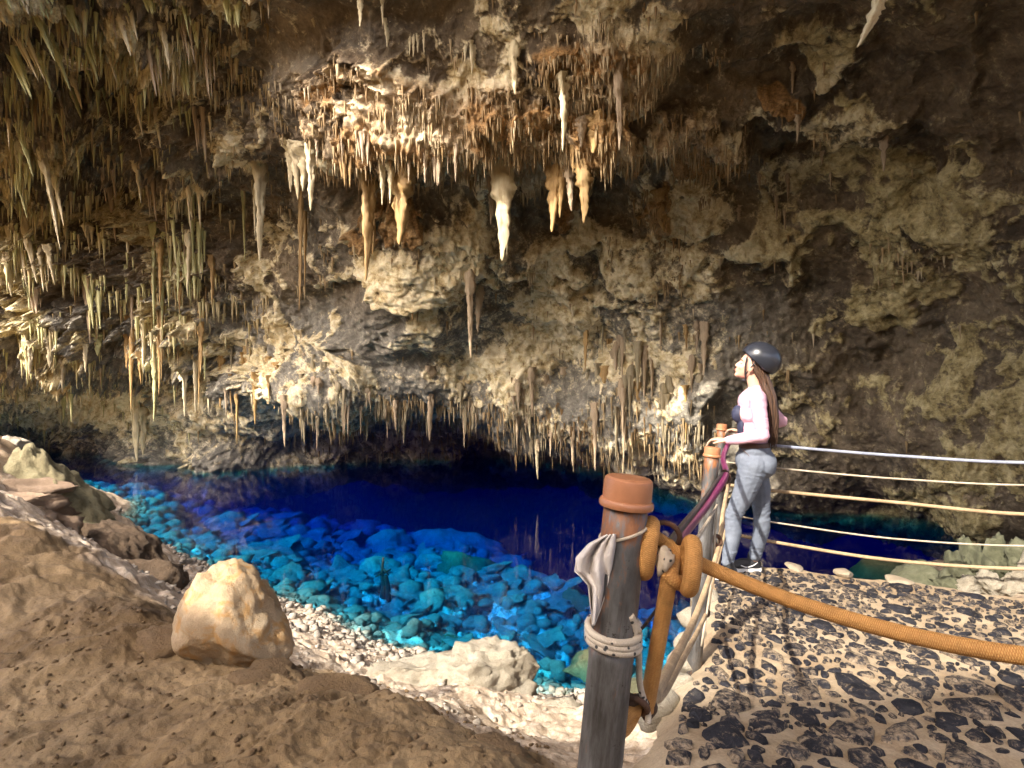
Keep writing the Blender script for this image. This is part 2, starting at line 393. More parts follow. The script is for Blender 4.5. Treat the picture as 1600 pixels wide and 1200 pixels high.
B_cream = np.maximum(bands([(15,[(935,248),(1050,216),(1180,184),(1300,150),(1335,115)]),(22,[(1000,50),(1100,85),(1165,112),(1225,98)]),(15,[(1190,192),(1300,196),(1420,190)]),
                (13,[(760,395),(900,470),(1010,470),(1110,400)]),(14,[(470,540),(560,585),(680,590)]),(16,[(800,520),(900,560),(1080,560)])]),
                blobs([(1020,400,95,55),(880,400,60,45),(700,400,75,38),(870,515,110,34),(1010,520,60,38),(640,420,60,40),(1080,330,60,40),(500,520,50,24),(150,640,60,30),(320,640,60,30)]))
B_pale = blobs([(60,650,120,60),(230,655,170,62),(380,660,90,50)])
B_olive = smooth(0.25, 0.75, 0.5+0.9*fbm(Pt*1.1, 5, 420, 0.65))*blobs([(1360,300,30,90),(1540,200,40,90),(1450,260,80,36),(1500,345,90,48),(1380,440,60,55),(1500,440,90,45),(1230,560,90,36),(1320,660,120,38),(1560,540,60,70),(1250,490,60,30),(1330,520,60,40),(1450,520,50,30),(1480,620,60,30)])
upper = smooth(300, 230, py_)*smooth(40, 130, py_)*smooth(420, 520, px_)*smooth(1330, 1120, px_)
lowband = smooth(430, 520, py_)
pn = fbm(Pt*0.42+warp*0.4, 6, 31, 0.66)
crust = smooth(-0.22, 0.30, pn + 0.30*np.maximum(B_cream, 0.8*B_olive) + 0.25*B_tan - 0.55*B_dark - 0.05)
d = 0.85*fbm(Pt*0.26, 3, 1) + (0.13+0.19*left)*(ridged(Pt*0.38+fbm(Pt*0.6, 2, 90)[:, None]*0.5, 4, 5, 0.5)-0.6)
d += 0.09*crust + 0.06*fbm(Pt*2.3, 4, 50, 0.65)*crust + 0.05*fbm(Pt*1.6, 3, 55)
d += 0.45*B_tan + 0.22*B_cream*(1-0.6*lowband) + 0.25*B_och - 0.35*B_dark
# drip drapery: vertical ribs where the surface hangs
Q = Pt*np.array([2.6, 2.6, 0.28])
rib = ridged(Q+warp*0.5, 3, 60, 0.6)
fold = np.clip(smooth(0.05, 0.3, fbm(Pt*0.5, 3, 66)+0.12*upper+0.10*left-0.2*right-0.12*lowband)*(1-B_dark) + B_tan*0.9 + B_och, 0, 1)
d += (0.05+0.12*np.clip(B_tan+B_och+left, 0, 1))*(rib-0.5)*fold
# left wall: broken, knobbly
d += left*(0.55*(ridged(Pt*np.array([1.0, 1.0, 0.6])+warp*0.8, 4, 70, 0.6)-0.6) + 0.18*fbm(Pt*3, 4, 75, 0.6))*(1-0.85*B_pale)
d += 0.05*fbm(Pt*6, 3, 80, 0.6)
Pd = Pt + Nn*(d*np.clip(Pt[:, 1]/14, 0.45, 1.2))[:, None]
me = mesh_np('cave_shell', Pd, grid_faces(NC, NR))
pn2 = fbm(Pt*0.5+warp*0.4, 4, 140)
ochre = np.clip(0.95*B_och + 0.42*B_tan*smooth(-0.1, 0.25, fbm(Pt*0.9, 4, 120)) + 0.35*fold*smooth(0.05, 0.3, fbm(Pt*0.7, 4, 124)), 0, 1)*(1-0.6*lowband)
zone_grey = np.clip(0.15+0.6*B_pale+0.75*lowband + 0.3*smooth(0, .25, pn2)-0.6*B_tan, 0, 1)*(1-0.75*right)
zone_alg = np.clip(0.85*right*(1-0.6*B_cream) + 0.55*left, 0, 1)*(1-B_pale)
mid_lighten = smooth(330, 400, py_)*smooth(640, 560, py_)*smooth(600, 720, px_)*smooth(1220, 1050, px_)  # mid-wall mask: extra cream crust stands in for missing soft light
crust_m = np.clip(crust*(1-0.3*B_pale) + 0.35*B_pale + 0.22*mid_lighten - 0.12*left - 0.22*right, 0, 1)
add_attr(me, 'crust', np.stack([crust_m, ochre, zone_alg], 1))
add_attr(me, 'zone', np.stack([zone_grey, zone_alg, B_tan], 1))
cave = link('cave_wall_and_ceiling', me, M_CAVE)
tag(cave, 'brown and cream limestone cave ceiling and back wall arching over the lake', None, None, 'structure')
# unseen roof sheet over the camera, added to shade the foreground from sky
ru, rv = np.meshgrid(np.linspace(-6.5, 13, 70), np.linspace(-2.2, 6.8, 50), indexing='ij')
rp_ = np.stack([ru, rv, 7.5+0.0*ru-0.18*np.clip(ru-4, 0, 9)], -1).reshape(-1, 3); rp_[:, 2] += 0.5*fbm(rp_*0.5, 5, 340, 0.6); rp_[:, 0] += 0.5*fbm(rp_*0.6, 3, 345)
me = mesh_np('shade_roof', rp_, grid_faces(70, 50)); add_attr(me, 'crust', np.tile([0.4, 0, 0.2], (3500, 1))); add_attr(me, 'zone', np.tile([0.3, 0.2, 0.0], (3500, 1)))
ru, rv = np.meshgrid(np.linspace(-2.4, 13, 60), np.linspace(-9, -1.8, 40), indexing='ij')
r2 = np.stack([ru, rv, 7.9+0.0*ru], -1).reshape(-1, 3); r2[:, 2] += 0.5*fbm(r2*0.5, 4, 350, 0.6); r2[:, 0] += 0.5*fbm(r2*0.6, 3, 355)
m2_ = mesh_np('shade_roof_back', r2, grid_faces(60, 40)); add_attr(m2_, 'crust', np.tile([0.4, 0, 0.2], (2400, 1))); add_attr(m2_, 'zone', np.tile([0.3, 0.2, 0.0], (2400, 1)))
tag(link('shade_roof_behind', m2_, M_CAVE), None, None, None, 'structure')  # unseen roof sheet behind the camera, added to darken the near platform
ru, rv = np.meshgrid(np.linspace(-0.4, 12, 50), np.linspace(6.2, 10.2, 30), indexing='ij')
r3 = np.stack([ru, rv, 7.7-0.15*np.clip(ru-4, 0, 9)], -1).reshape(-1, 3); r3[:, 2] += 0.3*fbm(r3*0.5, 4, 360, 0.6)
m3_ = mesh_np('sun_block_right', r3, grid_faces(50, 30)); add_attr(m3_, 'crust', np.tile([0.4, 0, 0.2], (1500, 1))); add_attr(m3_, 'zone', np.tile([0.3, 0.2, 0.0], (1500, 1)))
tag(link('sun_block_above', m3_, M_CAVE), None, None, None, 'structure')  # unseen sheet added to keep stray sun off the right wall
ru, rv = np.meshgrid(np.linspace(-14.6, -10.2, 30), np.linspace(9.2, 13.4, 30), indexing='ij')
r4 = np.stack([ru, rv, 7.6+0.0*ru], -1).reshape(-1, 3); r4[:, 2] += 0.4*fbm(r4*0.6, 4, 370, 0.6); r4[:, 0] += 0.4*fbm(r4*0.7, 3, 375)
m4_ = mesh_np('sun_block_patch', r4, grid_faces(30, 30)); add_attr(m4_, 'crust', np.tile([0.4, 0, 0.2], (900, 1))); add_attr(m4_, 'zone', np.tile([0.3, 0.2, 0.0], (900, 1)))
tag(link('sun_block_left', m4_, M_CAVE), None, None, None, 'structure')  # unseen patch added to block a sun spot on the wall left of centre
tag(link('shade_roof_overhead', me, M_CAVE), None, None, None, 'structure')
# coarse copy for placing stalactites
Gd = Pd.reshape(NC, NR, 3)[::3, ::3]
bvh = BVHTree.FromPolygons([Vector(q) for q in Gd.reshape(-1, 3).tolist()], grid_faces(Gd.shape[0], Gd.shape[1]).tolist())
def hit(px, py):
    dvec = Vector(((px-800)/F, 1.0, (600-py)/F)).normalized()
    q = bvh.ray_cast(Vector((0, 0, 0)), dvec)
    return q[0], q[1]

# ------------------------------------------------------------------ ground: mound, shore, lake bed, entrance slope (one sheet)
WATER = -4.0
CP = [P(*a) for a in [
 (0,1200,2.2),(400,1200,2.05),(760,1200,2.0),(-500,1200,2.2),(0,1050,2.9),(250,1080,2.7),(500,1120,2.5),
 (0,930,3.7),(-300,860,4.0),(0,808,4.9),(120,852,4.7),(200,930,4.1),(250,985,3.6),(440,1045,3.1),(640,1105,2.7),(760,1162,2.4),(850,1205,2.2),
 (440,1065,4.2),(650,1110,4.0),(850,1170,3.3),(900,1180,2.8),(880,1130,4.3),(760,1095,4.8),(560,1050,5.2),(850,1100,6.3),(860,1090,6.95),
 (620,1018,8.15),(600,1035,6.5),(450,965,8.6),(430,932,10.25),(480,1000,6.5),(330,900,10.0),(300,884,12),(260,905,8),(200,850,12),(170,815,15.8),
 (100,745,23.5),(-100,740,18),(-300,700,14),
 (60,800,6.6),(20,745,7.6),(10,695,9),(-150,680,9),(150,872,6.2),(230,908,6.0),(330,962,5.5),(100,835,7.0)]]
CP += [Vector(a) for a in [
 (1,1.5,-1.78),(2,3,-1.85),(4,2,-1.85),(6,0,-1.85),(1.6,4.0,-1.95),(2,4.9,-2.7),(3.5,4.5,-2.1),(0.75,3.5,-2.3),(.35,2.6,-1.85),(0.1,1,-1.62),(0,0,-1.5),(-1,0,-1.4),(-3,0,-1.0),
 (4.1,4.5,-1.75),(5.5,5,-1.9),(2.5,6.5,-3.7),(1.3,6.4,-3.75),(4.5,6.3,-3.3),(6.3,9,-3.9),(8.5,12,-4.2),(8,8,-2.6),
 (0.5,8.5,-4.45),(-1,10,-4.6),(1.6,10,-4.75),(-3.5,12,-4.65),(-6,15,-4.75),(-10,19,-5.0),(-14,24,-5.4),(3,11.5,-5.0),
 *[tuple(P(*a)) for a in [(700,840,21),(600,860,17.5),(500,900,14),(800,880,17),(900,915,14),(400,800,24),(300,770,29),(500,805,26),(1150,930,11.5)]],
 (1.8,24,-10),(-2,26.5,-9.5),(-7,30,-9.5),(-14,32,-8),(3.2,20,-8.5),(6,16,-7.5),(6,12,-5.2),(5,17,-11),(0,30,-16),(10,25,-20),(-10,38,-14),(-25,35,-8),(-22,28,-5.6),(-30,40,-10),
 (-3,-6,-0.3),(3,-6,-0.3),(-8,-3,1.2),(-8,5,-.6),(-15,8,0),(-15,15,-1),(-20,18,-2.5),(-20,0,3),(0,-15,4),(20,0,0),(12,5,-1.6),(20,20,-10),(-45,0,6),(-45,30,0),(0,-45,14),(45,0,2)]]
cp = np.array([tuple(p) for p in CP])
def tps_fit(cp, lam=0.02):
    n = len(cp); d2 = ((cp[:, None, :2]-cp[None, :, :2])**2).sum(2)
    Kk = np.where(d2 > 0, 0.5*d2*np.log(d2+1e-12), 0)+lam*np.eye(n)
    A = np.zeros((n+3, n+3)); A[:n, :n] = Kk; A[:n, n] = 1; A[:n, n+1:] = cp[:, :2]; A[n, :n] = 1; A[n+1:, :n] = cp[:, :2].T
    return np.linalg.solve(A, np.concatenate([cp[:, 2], [0, 0, 0]]))
W = tps_fit(cp)
def ground0(xy):
    out = np.empty(len(xy))
    for s in range(0, len(xy), 60000):
        q = xy[s:s+60000]; d2 = ((q[:, None, :]-cp[None, :, :2])**2).sum(2)
        out[s:s+60000] = np.where(d2 > 0, 0.5*d2*np.log(d2+1e-12), 0) @ W[:-3] + W[-3] + q @ W[-2:]
    return out
def ground(xy):
    xy = np.asarray(xy, float); z = ground0(xy); z = np.where(z < WATER, WATER+(z-WATER)*1.3, z)
    p = np.stack([xy[:, 0], xy[:, 1], z*0.6], 1)
    r = np.hypot(xy[:, 0], xy[:, 1])
    lake = smooth(WATER+0.05, WATER-0.9, z)
    near = smooth(7, 3, r)
    wrp = np.stack([fbm(p*1.2, 3, 201), fbm(p*1.2, 3, 205), fbm(p*1.2, 3, 209)], 1)
    z = z + 0.10*fbm(p*0.9, 4, 211)*(1+0.6*lake) + 0.055*(ridged(p*2.1+wrp*0.8, 4, 215, 0.55)-0.6)*(1-0.75*lake)*(1-0.7*near)
    z = z + near*(0.03*np.abs(fbm(p*3.0+wrp*0.5, 3, 222)) + 0.007*ridged(p*9, 4, 226, 0.6)*smooth(-0.1, 0.25, fbm(p*1.5, 3, 228))) + 0.012*fbm(p*14, 3, 230)*smooth(9, 4, r)
    z = z + lake*0.34*(ridged(p*0.4+wrp*0.4, 3, 235, 0.45)-0.75)
    return z
az = np.concatenate([np.linspace(-180, -52, 90)[:-1], np.linspace(-52, 50, 760), np.linspace(50, 180, 90)[1:]])
rr = np.concatenate([np.geomspace(0.35, 1.8, 20)[:-1], np.geomspace(1.8, 45, 520)])
A_, R_ = np.meshgrid(np.radians(az), rr, indexing='ij')
xy = np.stack([np.sin(A_)*R_, np.cos(A_)*R_], -1).reshape(-1, 2)
gz = ground(xy)
me = mesh_np('ground', np.column_stack([xy, gz]), grid_faces(len(az), len(rr))[:, ::-1])
gx, gy = xy[:, 0], xy[:, 1]
pg = np.column_stack([gx, gy, gz])
# zone colours of the real materials: brown cave clay on the mound, pale grit on the shore, pale stone on the lake bed
crestY = np.interp(gx, [-5, -4.5, -2.5, -1.2, -0.4, 0.2, 0.7], [5.2, 4.95, 4.0, 3.3, 2.85, 2.45, 2.3])
shore = smooth(-0.05, 0.25, gy-crestY+0.25*fbm(pg*1.4, 3, 240))*smooth(-8.5, -6.0, gx)
shore = np.maximum(shore, smooth(-2.6, -3.2, gz))
clay = smooth(0.0, 0.2, fbm(pg*1.1, 4, 250))
bedc = smooth(WATER+0.15, WATER-0.25, gz)
add_attr(me, 'zone', np.stack([shore, clay, bedc], 1))
t = NT('ground'); v = t.tc('Object')
at = t.n('ShaderNodeAttribute', attribute_name='zone'); sp = t.n('ShaderNodeSeparateColor'); t.l(at.outputs['Color'], sp.inputs[0])
n1 = t.noise(v, 1.7, 8, 0.65, 0.4); n2 = t.noise(v, 9, 6, 0.7); n3 = t.noise(v, 55, 4, 0.7)
brown = t.ramp(n1, [(0.3, (0.068, 0.040, 0.015)), (0.5, (0.170, 0.108, 0.047)), (0.68, (0.27, 0.182, 0.088))])
brown = t.mix(t.math('MULTIPLY', sp.outputs[1], 0.5), brown, (0.31, 0.215, 0.11))
brown = t.mix(t.ramp(n2, [(0.55, 0.0), (0.72, 0.6)]), brown, (0.10, 0.06, 0.03))
pale = t.ramp(n2, [(0.3, (0.22, 0.155, 0.095)), (0.5, (0.42, 0.33, 0.24)), (0.7, (0.60, 0.52, 0.42))])
pale = t.mix(t.ramp(n3, [(0.62, 0.0), (0.70, 0.7)]), pale, (0.10, 0.08, 0.06))
bed = t.ramp(n2, [(0.3, (0.12, 0.125, 0.11)), (0.47, (0.36, 0.365, 0.34)), (0.68, (0.62, 0.62, 0.57))])
bed = t.mix(t.ramp(n1, [(0.5, 0.0), (0.65, 0.6)]), bed, (0.16, 0.20, 0.09))
c = t.mix(sp.outputs[0], brown, pale); c = t.mix(sp.outputs[2], c, bed)
c = t.mix(0.35, c, t.ramp(n3, [(0.25, 0.2), (0.75, 0.9)]), 'OVERLAY')
t.col(c); t.rough(0.9)
t.bump(t.math('ADD', n2, t.math('MULTIPLY', n3, 0.5)), 0.7, 0.02)
g_o = link('ground', me, t.m); tag(g_o, 'brown clay mound, pale gravel shore and rocky lake bed of the cave', None, None, 'structure')
def gh(x, y): return float(ground(np.array([[x, y]]))[0])

# unseen rock mass added left of frame, edge shaped to shade the foreground
XE = -8.0
edge_pts = []
for q in [(-4.6, 4.75, -1.1), (-2.6, 3.75, -1.6), (-1.0, 3.0, -1.7), (0.5, 2.75, -1.8), (2.6, 2.62, -1.45)]:
    q = Vector(q); tt = (q.x-XE)/SDIR.x; e = q-SDIR*tt; edge_pts.append((e.y, e.z))
edge_pts.sort(key=lambda a: a[1])
prof = [(edge_pts[0][0]+0.4, -3.0)] + edge_pts + [(edge_pts[-1][0]-1.5, edge_pts[-1][1]+2.0), (edge_pts[-1][0]-6, edge_pts[-1][1]+4.5)]
nv = 90; tv = np.linspace(0, len(prof)-1, nv); pe = np.column_stack([np.interp(tv, range(len(prof)), [p[k] for p in prof]) for k in (0, 1)])
nu = 60; ring = []
for (ye, ze) in pe:                          # blunt nose at the edge, two flanks running back
    y0 = -45
    for s in np.linspace(0, 1, nu):
        a = (s-0.5)*2; side = np.sign(a); k = abs(a)
        ring.append((XE + side*1.6*math.sin(min(k*4, 1)*math.pi/2), ye - (ye-y0)*max(0, k-0.05)**1.2*1.05, ze))
ring = np.array(ring); core = np.sin(np.linspace(0, 1, nu)*math.pi); 
dd = fbm(ring*0.8, 4, 300)
ring[:, 0] += 0.6*dd; ring[:, 1] += -0.12*np.abs(fbm(ring*2.0, 3, 305))
o = link('unseen_shade_rock', mesh_np('shade_rock', ring, grid_faces(nv, nu)), M_BROWNROCK)
tag(o, None, None, None, 'structure')

# ------------------------------------------------------------------ water
mb = MB(); X0, X1, Y0, Y1, ZB = -48, 30, 4.6, 44, -40
nx, ny = 2, 2
mb.v = [Vector(a) for a in [(X0,Y0,WATER),(X1,Y0,WATER),(X1,Y1,WATER),(X0,Y1,WATER),(X0,Y0,ZB),(X1,Y0,ZB),(X1,Y1,ZB),(X0,Y1,ZB)]]
mb.f = [(0,1,2,3),(7,6,5,4),(0,4,5,1),(1,5,6,2),(2,6,7,3),(3,7,4,0)]
m = bpy.data.materials.new('lake_water'); m.use_nodes = True; nt = m.node_tree; nt.nodes.clear()
wo_ = nt.nodes.new('ShaderNodeOutputMaterial'); tr = nt.nodes.new('ShaderNodeBsdfTransparent'); gl = nt.nodes.new('ShaderNodeBsdfGlossy')
gl.inputs['Roughness'].default_value = 0.02
fr = nt.nodes.new('ShaderNodeFresnel'); fr.inputs['IOR'].default_value = 1.33; mx = nt.nodes.new('ShaderNodeMixShader')
ge = nt.nodes.new('ShaderNodeNewGeometry'); mi = nt.nodes.new('ShaderNodeMath'); mi.operation = 'MULTIPLY_ADD'; mi.inputs[1].default_value = 1/1.2-1.2; mi.inputs[2].default_value = 1.2
nt.links.new(ge.outputs['Backfacing'], mi.inputs[0]); nt.links.new(mi.outputs[0], fr.inputs['IOR'])   # unrefracted sheet: the same Fresnel from both sides
tcn = nt.nodes.new('ShaderNodeTexCoord'); nz = nt.nodes.new('ShaderNodeTexNoise'); nz.inputs['Scale'].default_value = 3.0; nz.inputs['Detail'].default_value = 3
bp = nt.nodes.new('ShaderNodeBump'); bp.inputs['Strength'].default_value = 0.04; bp.inputs['Distance'].default_value = 0.02
nt.links.new(tcn.outputs['Object'], nz.inputs['Vector']); nt.links.new(nz.outputs[0], bp.inputs['Height'])
nt.links.new(bp.outputs[0], gl.inputs['Normal'])
nt.links.new(fr.outputs[0], mx.inputs[0]); nt.links.new(tr.outputs[0], mx.inputs[1]); nt.links.new(gl.outputs[0], mx.inputs[2]); nt.links.new(mx.outputs[0], wo_.inputs[0])
va = nt.nodes.new('ShaderNodeVolumeAbsorption'); va.inputs['Color'].default_value = (0.0, 0.81, 0.964, 1); va.inputs['Density'].default_value = 2.1
vs = nt.nodes.new('ShaderNodeVolumeScatter'); vs.inputs['Color'].default_value = (0.0, 0.14, 1.0, 1); vs.inputs['Density'].default_value = 0.009
vadd = nt.nodes.new('ShaderNodeAddShader'); nt.links.new(va.outputs[0], vadd.inputs[0]); nt.links.new(vs.outputs[0], vadd.inputs[1])
nt.links.new(vadd.outputs[0], wo_.inputs['Volume'])
o = mb.build('lake_water', m, None, False); tag(o, 'clear blue lake water filling the cave floor', None, None, 'structure')

# ------------------------------------------------------------------ stalactites (parts of the cave roof)
def stal_mesh(seed, key):
    r = np.random.default_rng(seed); n, m = 14, 30
    z = np.linspace(0, 1, m)**0.9; ph = r.uniform(0, 6.28, 6)
    flare = r.uniform(0.05, 0.35)*np.exp(-z*6); body = (1-z)**r.uniform(0.55, 0.85)*0.9+0.04
    lump = 1+0.16*np.sin(z*r.uniform(9, 16)+ph[0])*(1-z)+0.10*np.sin(z*r.uniform(20, 34)+ph[1])*(1-z)
    rad = (body+flare)*lump; rad[-1] = 0.01
    V = []
    for k in range(m):
        ox = 0.28*math.sin(z[k]*2.4+ph[2])*z[k]; oy = 0.28*math.sin(z[k]*2.1+ph[3])*z[k]
        for j in range(n):
            a = 2*math.pi*j/n
            q = rad[k]*(1+0.20*math.sin(2*a+ph[4])+0.16*math.sin(3*a+ph[5]+z[k]*2)+r.uniform(-.06, .06))
            V.append((ox+q*math.cos(a), oy+q*math.sin(a), -z[k]))
    V = np.array(V); f = grid_faces(m, n, True)
    dn = fbm(V*np.array([1.1, 1.1, 9.0])+seed*3.1, 4, seed % 40, 0.65); V[:, :2] *= (1+0.75*dn*(1-0.6*np.repeat(z, n)))[:, None]
    me = mesh_np('stalactite', V, f); me.materials.append(M_STAL[key]); return me
def cluster_mesh(seed, key, cnt):
    r = np.random.default_rng(seed); VV = []; FF = []; off = 0
    for c in range(cnt):
        n, m = 7, 10; z = np.linspace(0, 1, m); cx, cy = r.normal(0, 0.42, 2); L = r.uniform(0.35, 1.0) if c else 1.0
        w = r.uniform(0.16, 0.34); a0 = r.uniform(0, 6.28)
        rad = w*((1-z)**0.7+0.05+0.9*np.exp(-z*5))*(1+0.15*np.sin(z*14+a0)); rad[-1] = 0.01
        V = [(cx*(1-0.2*zz)+q*math.cos(6.283*j/n+a0), cy*(1-0.2*zz)+q*math.sin(6.283*j/n+a0), 0.12-zz*L) for zz, q in zip(z, rad) for j in range(n)]
        VV += V; FF.append(grid_faces(m, n, True)+off); off += len(V)
    # knobby root mass
    n, m = 12, 7; a = np.linspace(0, math.pi, m)
    V = [((0.6+r.uniform(-.2, .2))*math.sin(t+0.02)*math.cos(6.283*j/n), (0.6+r.uniform(-.2, .2))*math.sin(t+0.02)*math.sin(6.283*j/n), 0.16+0.18*math.cos(t)) for t in a for j in range(n)]
    VV += V; FF.append(grid_faces(m, n, True)+off)
    me = mesh_np('stalactite_cluster', np.array(VV), np.concatenate(FF)); me.materials.append(M_STAL[key]); return me
_sc = {}
def get_stal(key, kind):
    sd = random.randrange(8); k = (key, kind, sd)
    if k not in _sc: _sc[k] = stal_mesh(100+sd, key) if kind == 's' else cluster_mesh(200+sd, key, 4+sd % 5)
    return _sc[k]
n_st = 0
def stal(px, top, tip, w, key='grey', kind='s', lean=0.0, Y=None, label=None):
    global n_st
    if Y is None:
        p, nn = hit(px, top)
        if p is None: return None
        Yb = p.y
    else: Yb = Y; p = P(px, top, Y)
    L = (tip-top)/F*Yb; hw = max(w/2/F*Yb, 0.012)
    o = link('stalactite' if kind == 's' else 'stalactite_cluster', get_stal(key, kind), None, cave)
    o.location = (p.x, p.y+0.02, p.z+0.06*L); up = 1.06
    o.scale = (hw, hw, L*up) if kind == 's' else (hw, hw*0.8, L)
    o.rotation_euler = (random.uniform(-.02, .02), -lean+random.uniform(-.02, .02), 0)
    if label: o['label'] = label
    n_st += 1; return o
stal(783, 255, 408, 34, 'cream', label='largest pale cream stalactite hanging from the middle of the ceiling')
for a in [(794,262,400,16,'cream'),(772,262,340,12,'tan'),(880,128,236,20,'cream'),(803,72,148,14,'cream'),(797,70,105,10,'cream'),(597,262,320,10,'cream'),(610,252,318,12,'cream'),
          (575,285,440,24,'ochre'),(583,300,400,10,'ochre'),(627,262,382,34,'ochre'),(622,280,350,14,'ochre'),(470,300,488,8,'ochre'),(476,330,455,6,'ochre'),(405,262,410,16,'cream'),(398,290,372,8,'cream'),
          (380,300,408,6,'green'),(866,262,362,22,'ochre'),(878,262,340,16,'ochre'),(890,262,330,14,'tan'),(911,258,350,22,'ochre'),(918,262,320,10,'tan'),(766,262,352,12,'tan'),(744,262,294,8,'tan'),
          (1034,300,362,22,'ochre'),(735,430,560,13,'tan'),(748,450,520,18,'tan'),(562,-4,42,9,'cream'),(597,-4,40,7,'cream'),(604,36,72,11,'cream'),(738,72,115,13,'cream'),(727,70,96,7,'cream'),
          (640,58,86,4,'cream'),(646,56,88,5,'cream'),(652,54,82,5,'cream'),(662,50,84,5,'cream'),(1248,182,226,9,'tan'),(1382,216,268,10,'tan'),(1213,300,345,6,'tan'),
          (463,230,312,22,'cream'),(476,228,298,26,'cream'),(485,232,330,14,'cream'),(455,236,290,10,'cream'),(452,240,300,9,'cream'),(490,30,42,6,'cream'),
          (1240,100,150,8,'tan'),(965,100,235,14,'tan'),(975,190,235,16,'ochre'),(930,180,238,26,'ochre'),(952,185,232,20,'ochre'),(910,186,230,18,'tan'),
          (240,350,520,10,'green'),(250,380,478,8,'ochre'),(295,365,460,9,'cream'),(278,385,465,7,'green'),(222,465,585,10,'cream'),(212,492,556,13,'cream'),(196,498,576,11,'ochre'),
          (253,455,597,7,'ochre'),(248,520,618,6,'ochre'),(305,545,645,8,'cream'),(288,590,652,7,'cream'),(326,575,648,9,'cream'),(312,540,640,6,'ochre'),(430,570,640,11,'ochre'),(417,560,612,8,'ochre'),
          (133,540,582,7,'cream'),(436,560,645,9,'cream'),(882,578,660,10,'tan'),(830,578,652,10,'tan'),(672,578,690,14,'tan'),(95,640,668,8,'cream'),(100,620,660,7,'green'),
          (345,560,640,8,'ochre'),(360,580,650,6,'tan'),(385,545,620,7,'ochre'),(470,590,690,7,'grey'),(488,560,660,8,'grey'),(505,570,645,8,'grey')]:
    stal(*a)
stal(214, 600, 722, 16, 'cream', Y=26.0, label='pale dripping column reaching down to the blue water'); stal(222, 640, 712, 12, 'cream', Y=26.1); stal(208, 580, 700, 10, 'cream', Y=26.0)
stal(1383, -14, 78, 26, 'cream', lean=-0.40, Y=5.0, label='single pale spike leaning down from the top right of the ceiling')
def region(x0, x1, y0, y1, l0, l1, w0, w1, n, keys, kind='s', lean=0.0):
    for k in range(n):
        x = random.uniform(x0, x1); y = random.uniform(y0, y1); l = l0+(l1-l0)*random.random()**1.7
        ln = lean*max(0, 1-y/520)*max(0.15, 1-x/420) if lean else 0
        stal(x, y, y+l, random.uniform(w0, w1)*(0.7+0.6*l/l1), random.choice(keys), kind, ln)
region(470, 770, 628, 655, 18, 58, 3.5, 7, 30, ['grey', 'grey', 'tan'])
region(770, 905, 640, 690, 18, 60, 4, 8, 20, ['grey', 'tan'])
region(915, 1110, 500, 645, 35, 110, 6, 11, 26, ['grey', 'tan', 'ochre'])
region(320, 520, 540, 640, 25, 95, 4, 8, 20, ['grey', 'tan', 'ochre'])
region(470, 900, 600, 645, 25, 60, 12, 24, 14, ['grey', 'tan'], 'c')
region(930, 1100, 510, 630, 50, 100, 12, 22, 9, ['grey', 'tan'], 'c')
region(520, 960, 215, 258, 25, 60, 12, 22, 12, ['tan', 'ochre'], 'c')
region(180, 340, 380, 560, 40, 130, 5, 9, 14, ['ochre', 'green', 'ochre'])
region(10, 330, 20, 470, 40, 110, 13, 27, 48, ['green', 'green', 'cream', 'tan'], 'c', 0.5)
region(0, 260, 10, 430, 60, 120, 7, 13, 22, ['green', 'cream'], 's', 0.5)
region(30, 160, 500, 560, 25, 60, 6, 12, 5, ['green', 'grey'])
region(450, 730, 215, 268, 14, 45, 3, 6, 12, ['tan', 'ochre'])
region(1140, 1300, 235, 330, 20, 50, 4, 8, 6, ['tan'])
region(0, 400, -10, 20, 20, 70, 20, 36, 12, ['green', 'cream'], 'c', 0.5)
# the uncountable small ones: thin drip fringe on every hanging edge
Gn = grid_normals(Pd.reshape(NC, NR, 3))*flip; Gn = Gn.reshape(-1, 3)
wgt = smooth(-0.05, -0.5, Gn[:, 2])*(0.015+0.7*fold*smooth(0.0, 0.25, fbm(Pt*0.9, 3, 460))+0.5*B_tan+1.5*left*smooth(-0.05, 0.25, fbm(Pt*0.75, 4, 450, 0.6))*smooth(600, 480, py_)+0.8*smooth(600, 640, py_)*smooth(720, 690, py_)*smooth(440, 500, px_)*smooth(1150, 1080, px_)+0.8*smooth(215, 250, py_)*smooth(285, 262, py_)*smooth(450, 520, px_)*smooth(1100, 980, px_))
wgt *= (px_ > -40)*(px_ < 1640)*(py_ > -20)*(py_ < 735)*(1-0.75*right)*(1-0.7*B_dark)
idx = RNG.choice(len(Pd), 12000, replace=False, p=wgt/wgt.sum())
n, m = 5, 3; VV = np.empty((len(idx), n*m, 3), np.float32)
Ls = (0.06+0.34*RNG.random(len(idx))**2.5)*np.clip(Pd[idx, 1]/13, 0.7, 1.5)*(1+0.8*left[idx]); rs = Ls*0.045+0.012
ang = np.linspace(0, 2*math.pi, n, endpoint=False)
for k, (zz, rq) in enumerate([(0.05, 1.4), (-0.4, 0.75), (-1.0, 0.06)]):
    VV[:, k*n:(k+1)*n, 0] = Pd[idx, 0][:, None]+rs[:, None]*rq*np.cos(ang); VV[:, k*n:(k+1)*n, 1] = Pd[idx, 1][:, None]+rs[:, None]*rq*np.sin(ang)
    VV[:, k*n:(k+1)*n, 2] = (Pd[idx, 2]+zz*Ls)[:, None]
FF = (grid_faces(m, n, True)[None]+(np.arange(len(idx))*n*m)[:, None, None]).reshape(-1, 4)
me = mesh_np('drip_fringe', VV.reshape(-1, 3), FF); add_attr(me, 'zone', np.repeat(np.stack([left[idx]*RNG.random(len(idx)), RNG.random(len(idx)), 0*left[idx]], 1), n*m, 0))
t = NT('drip_fringe'); v = t.tc('Object'); nn = t.noise(v, 0.8, 4)
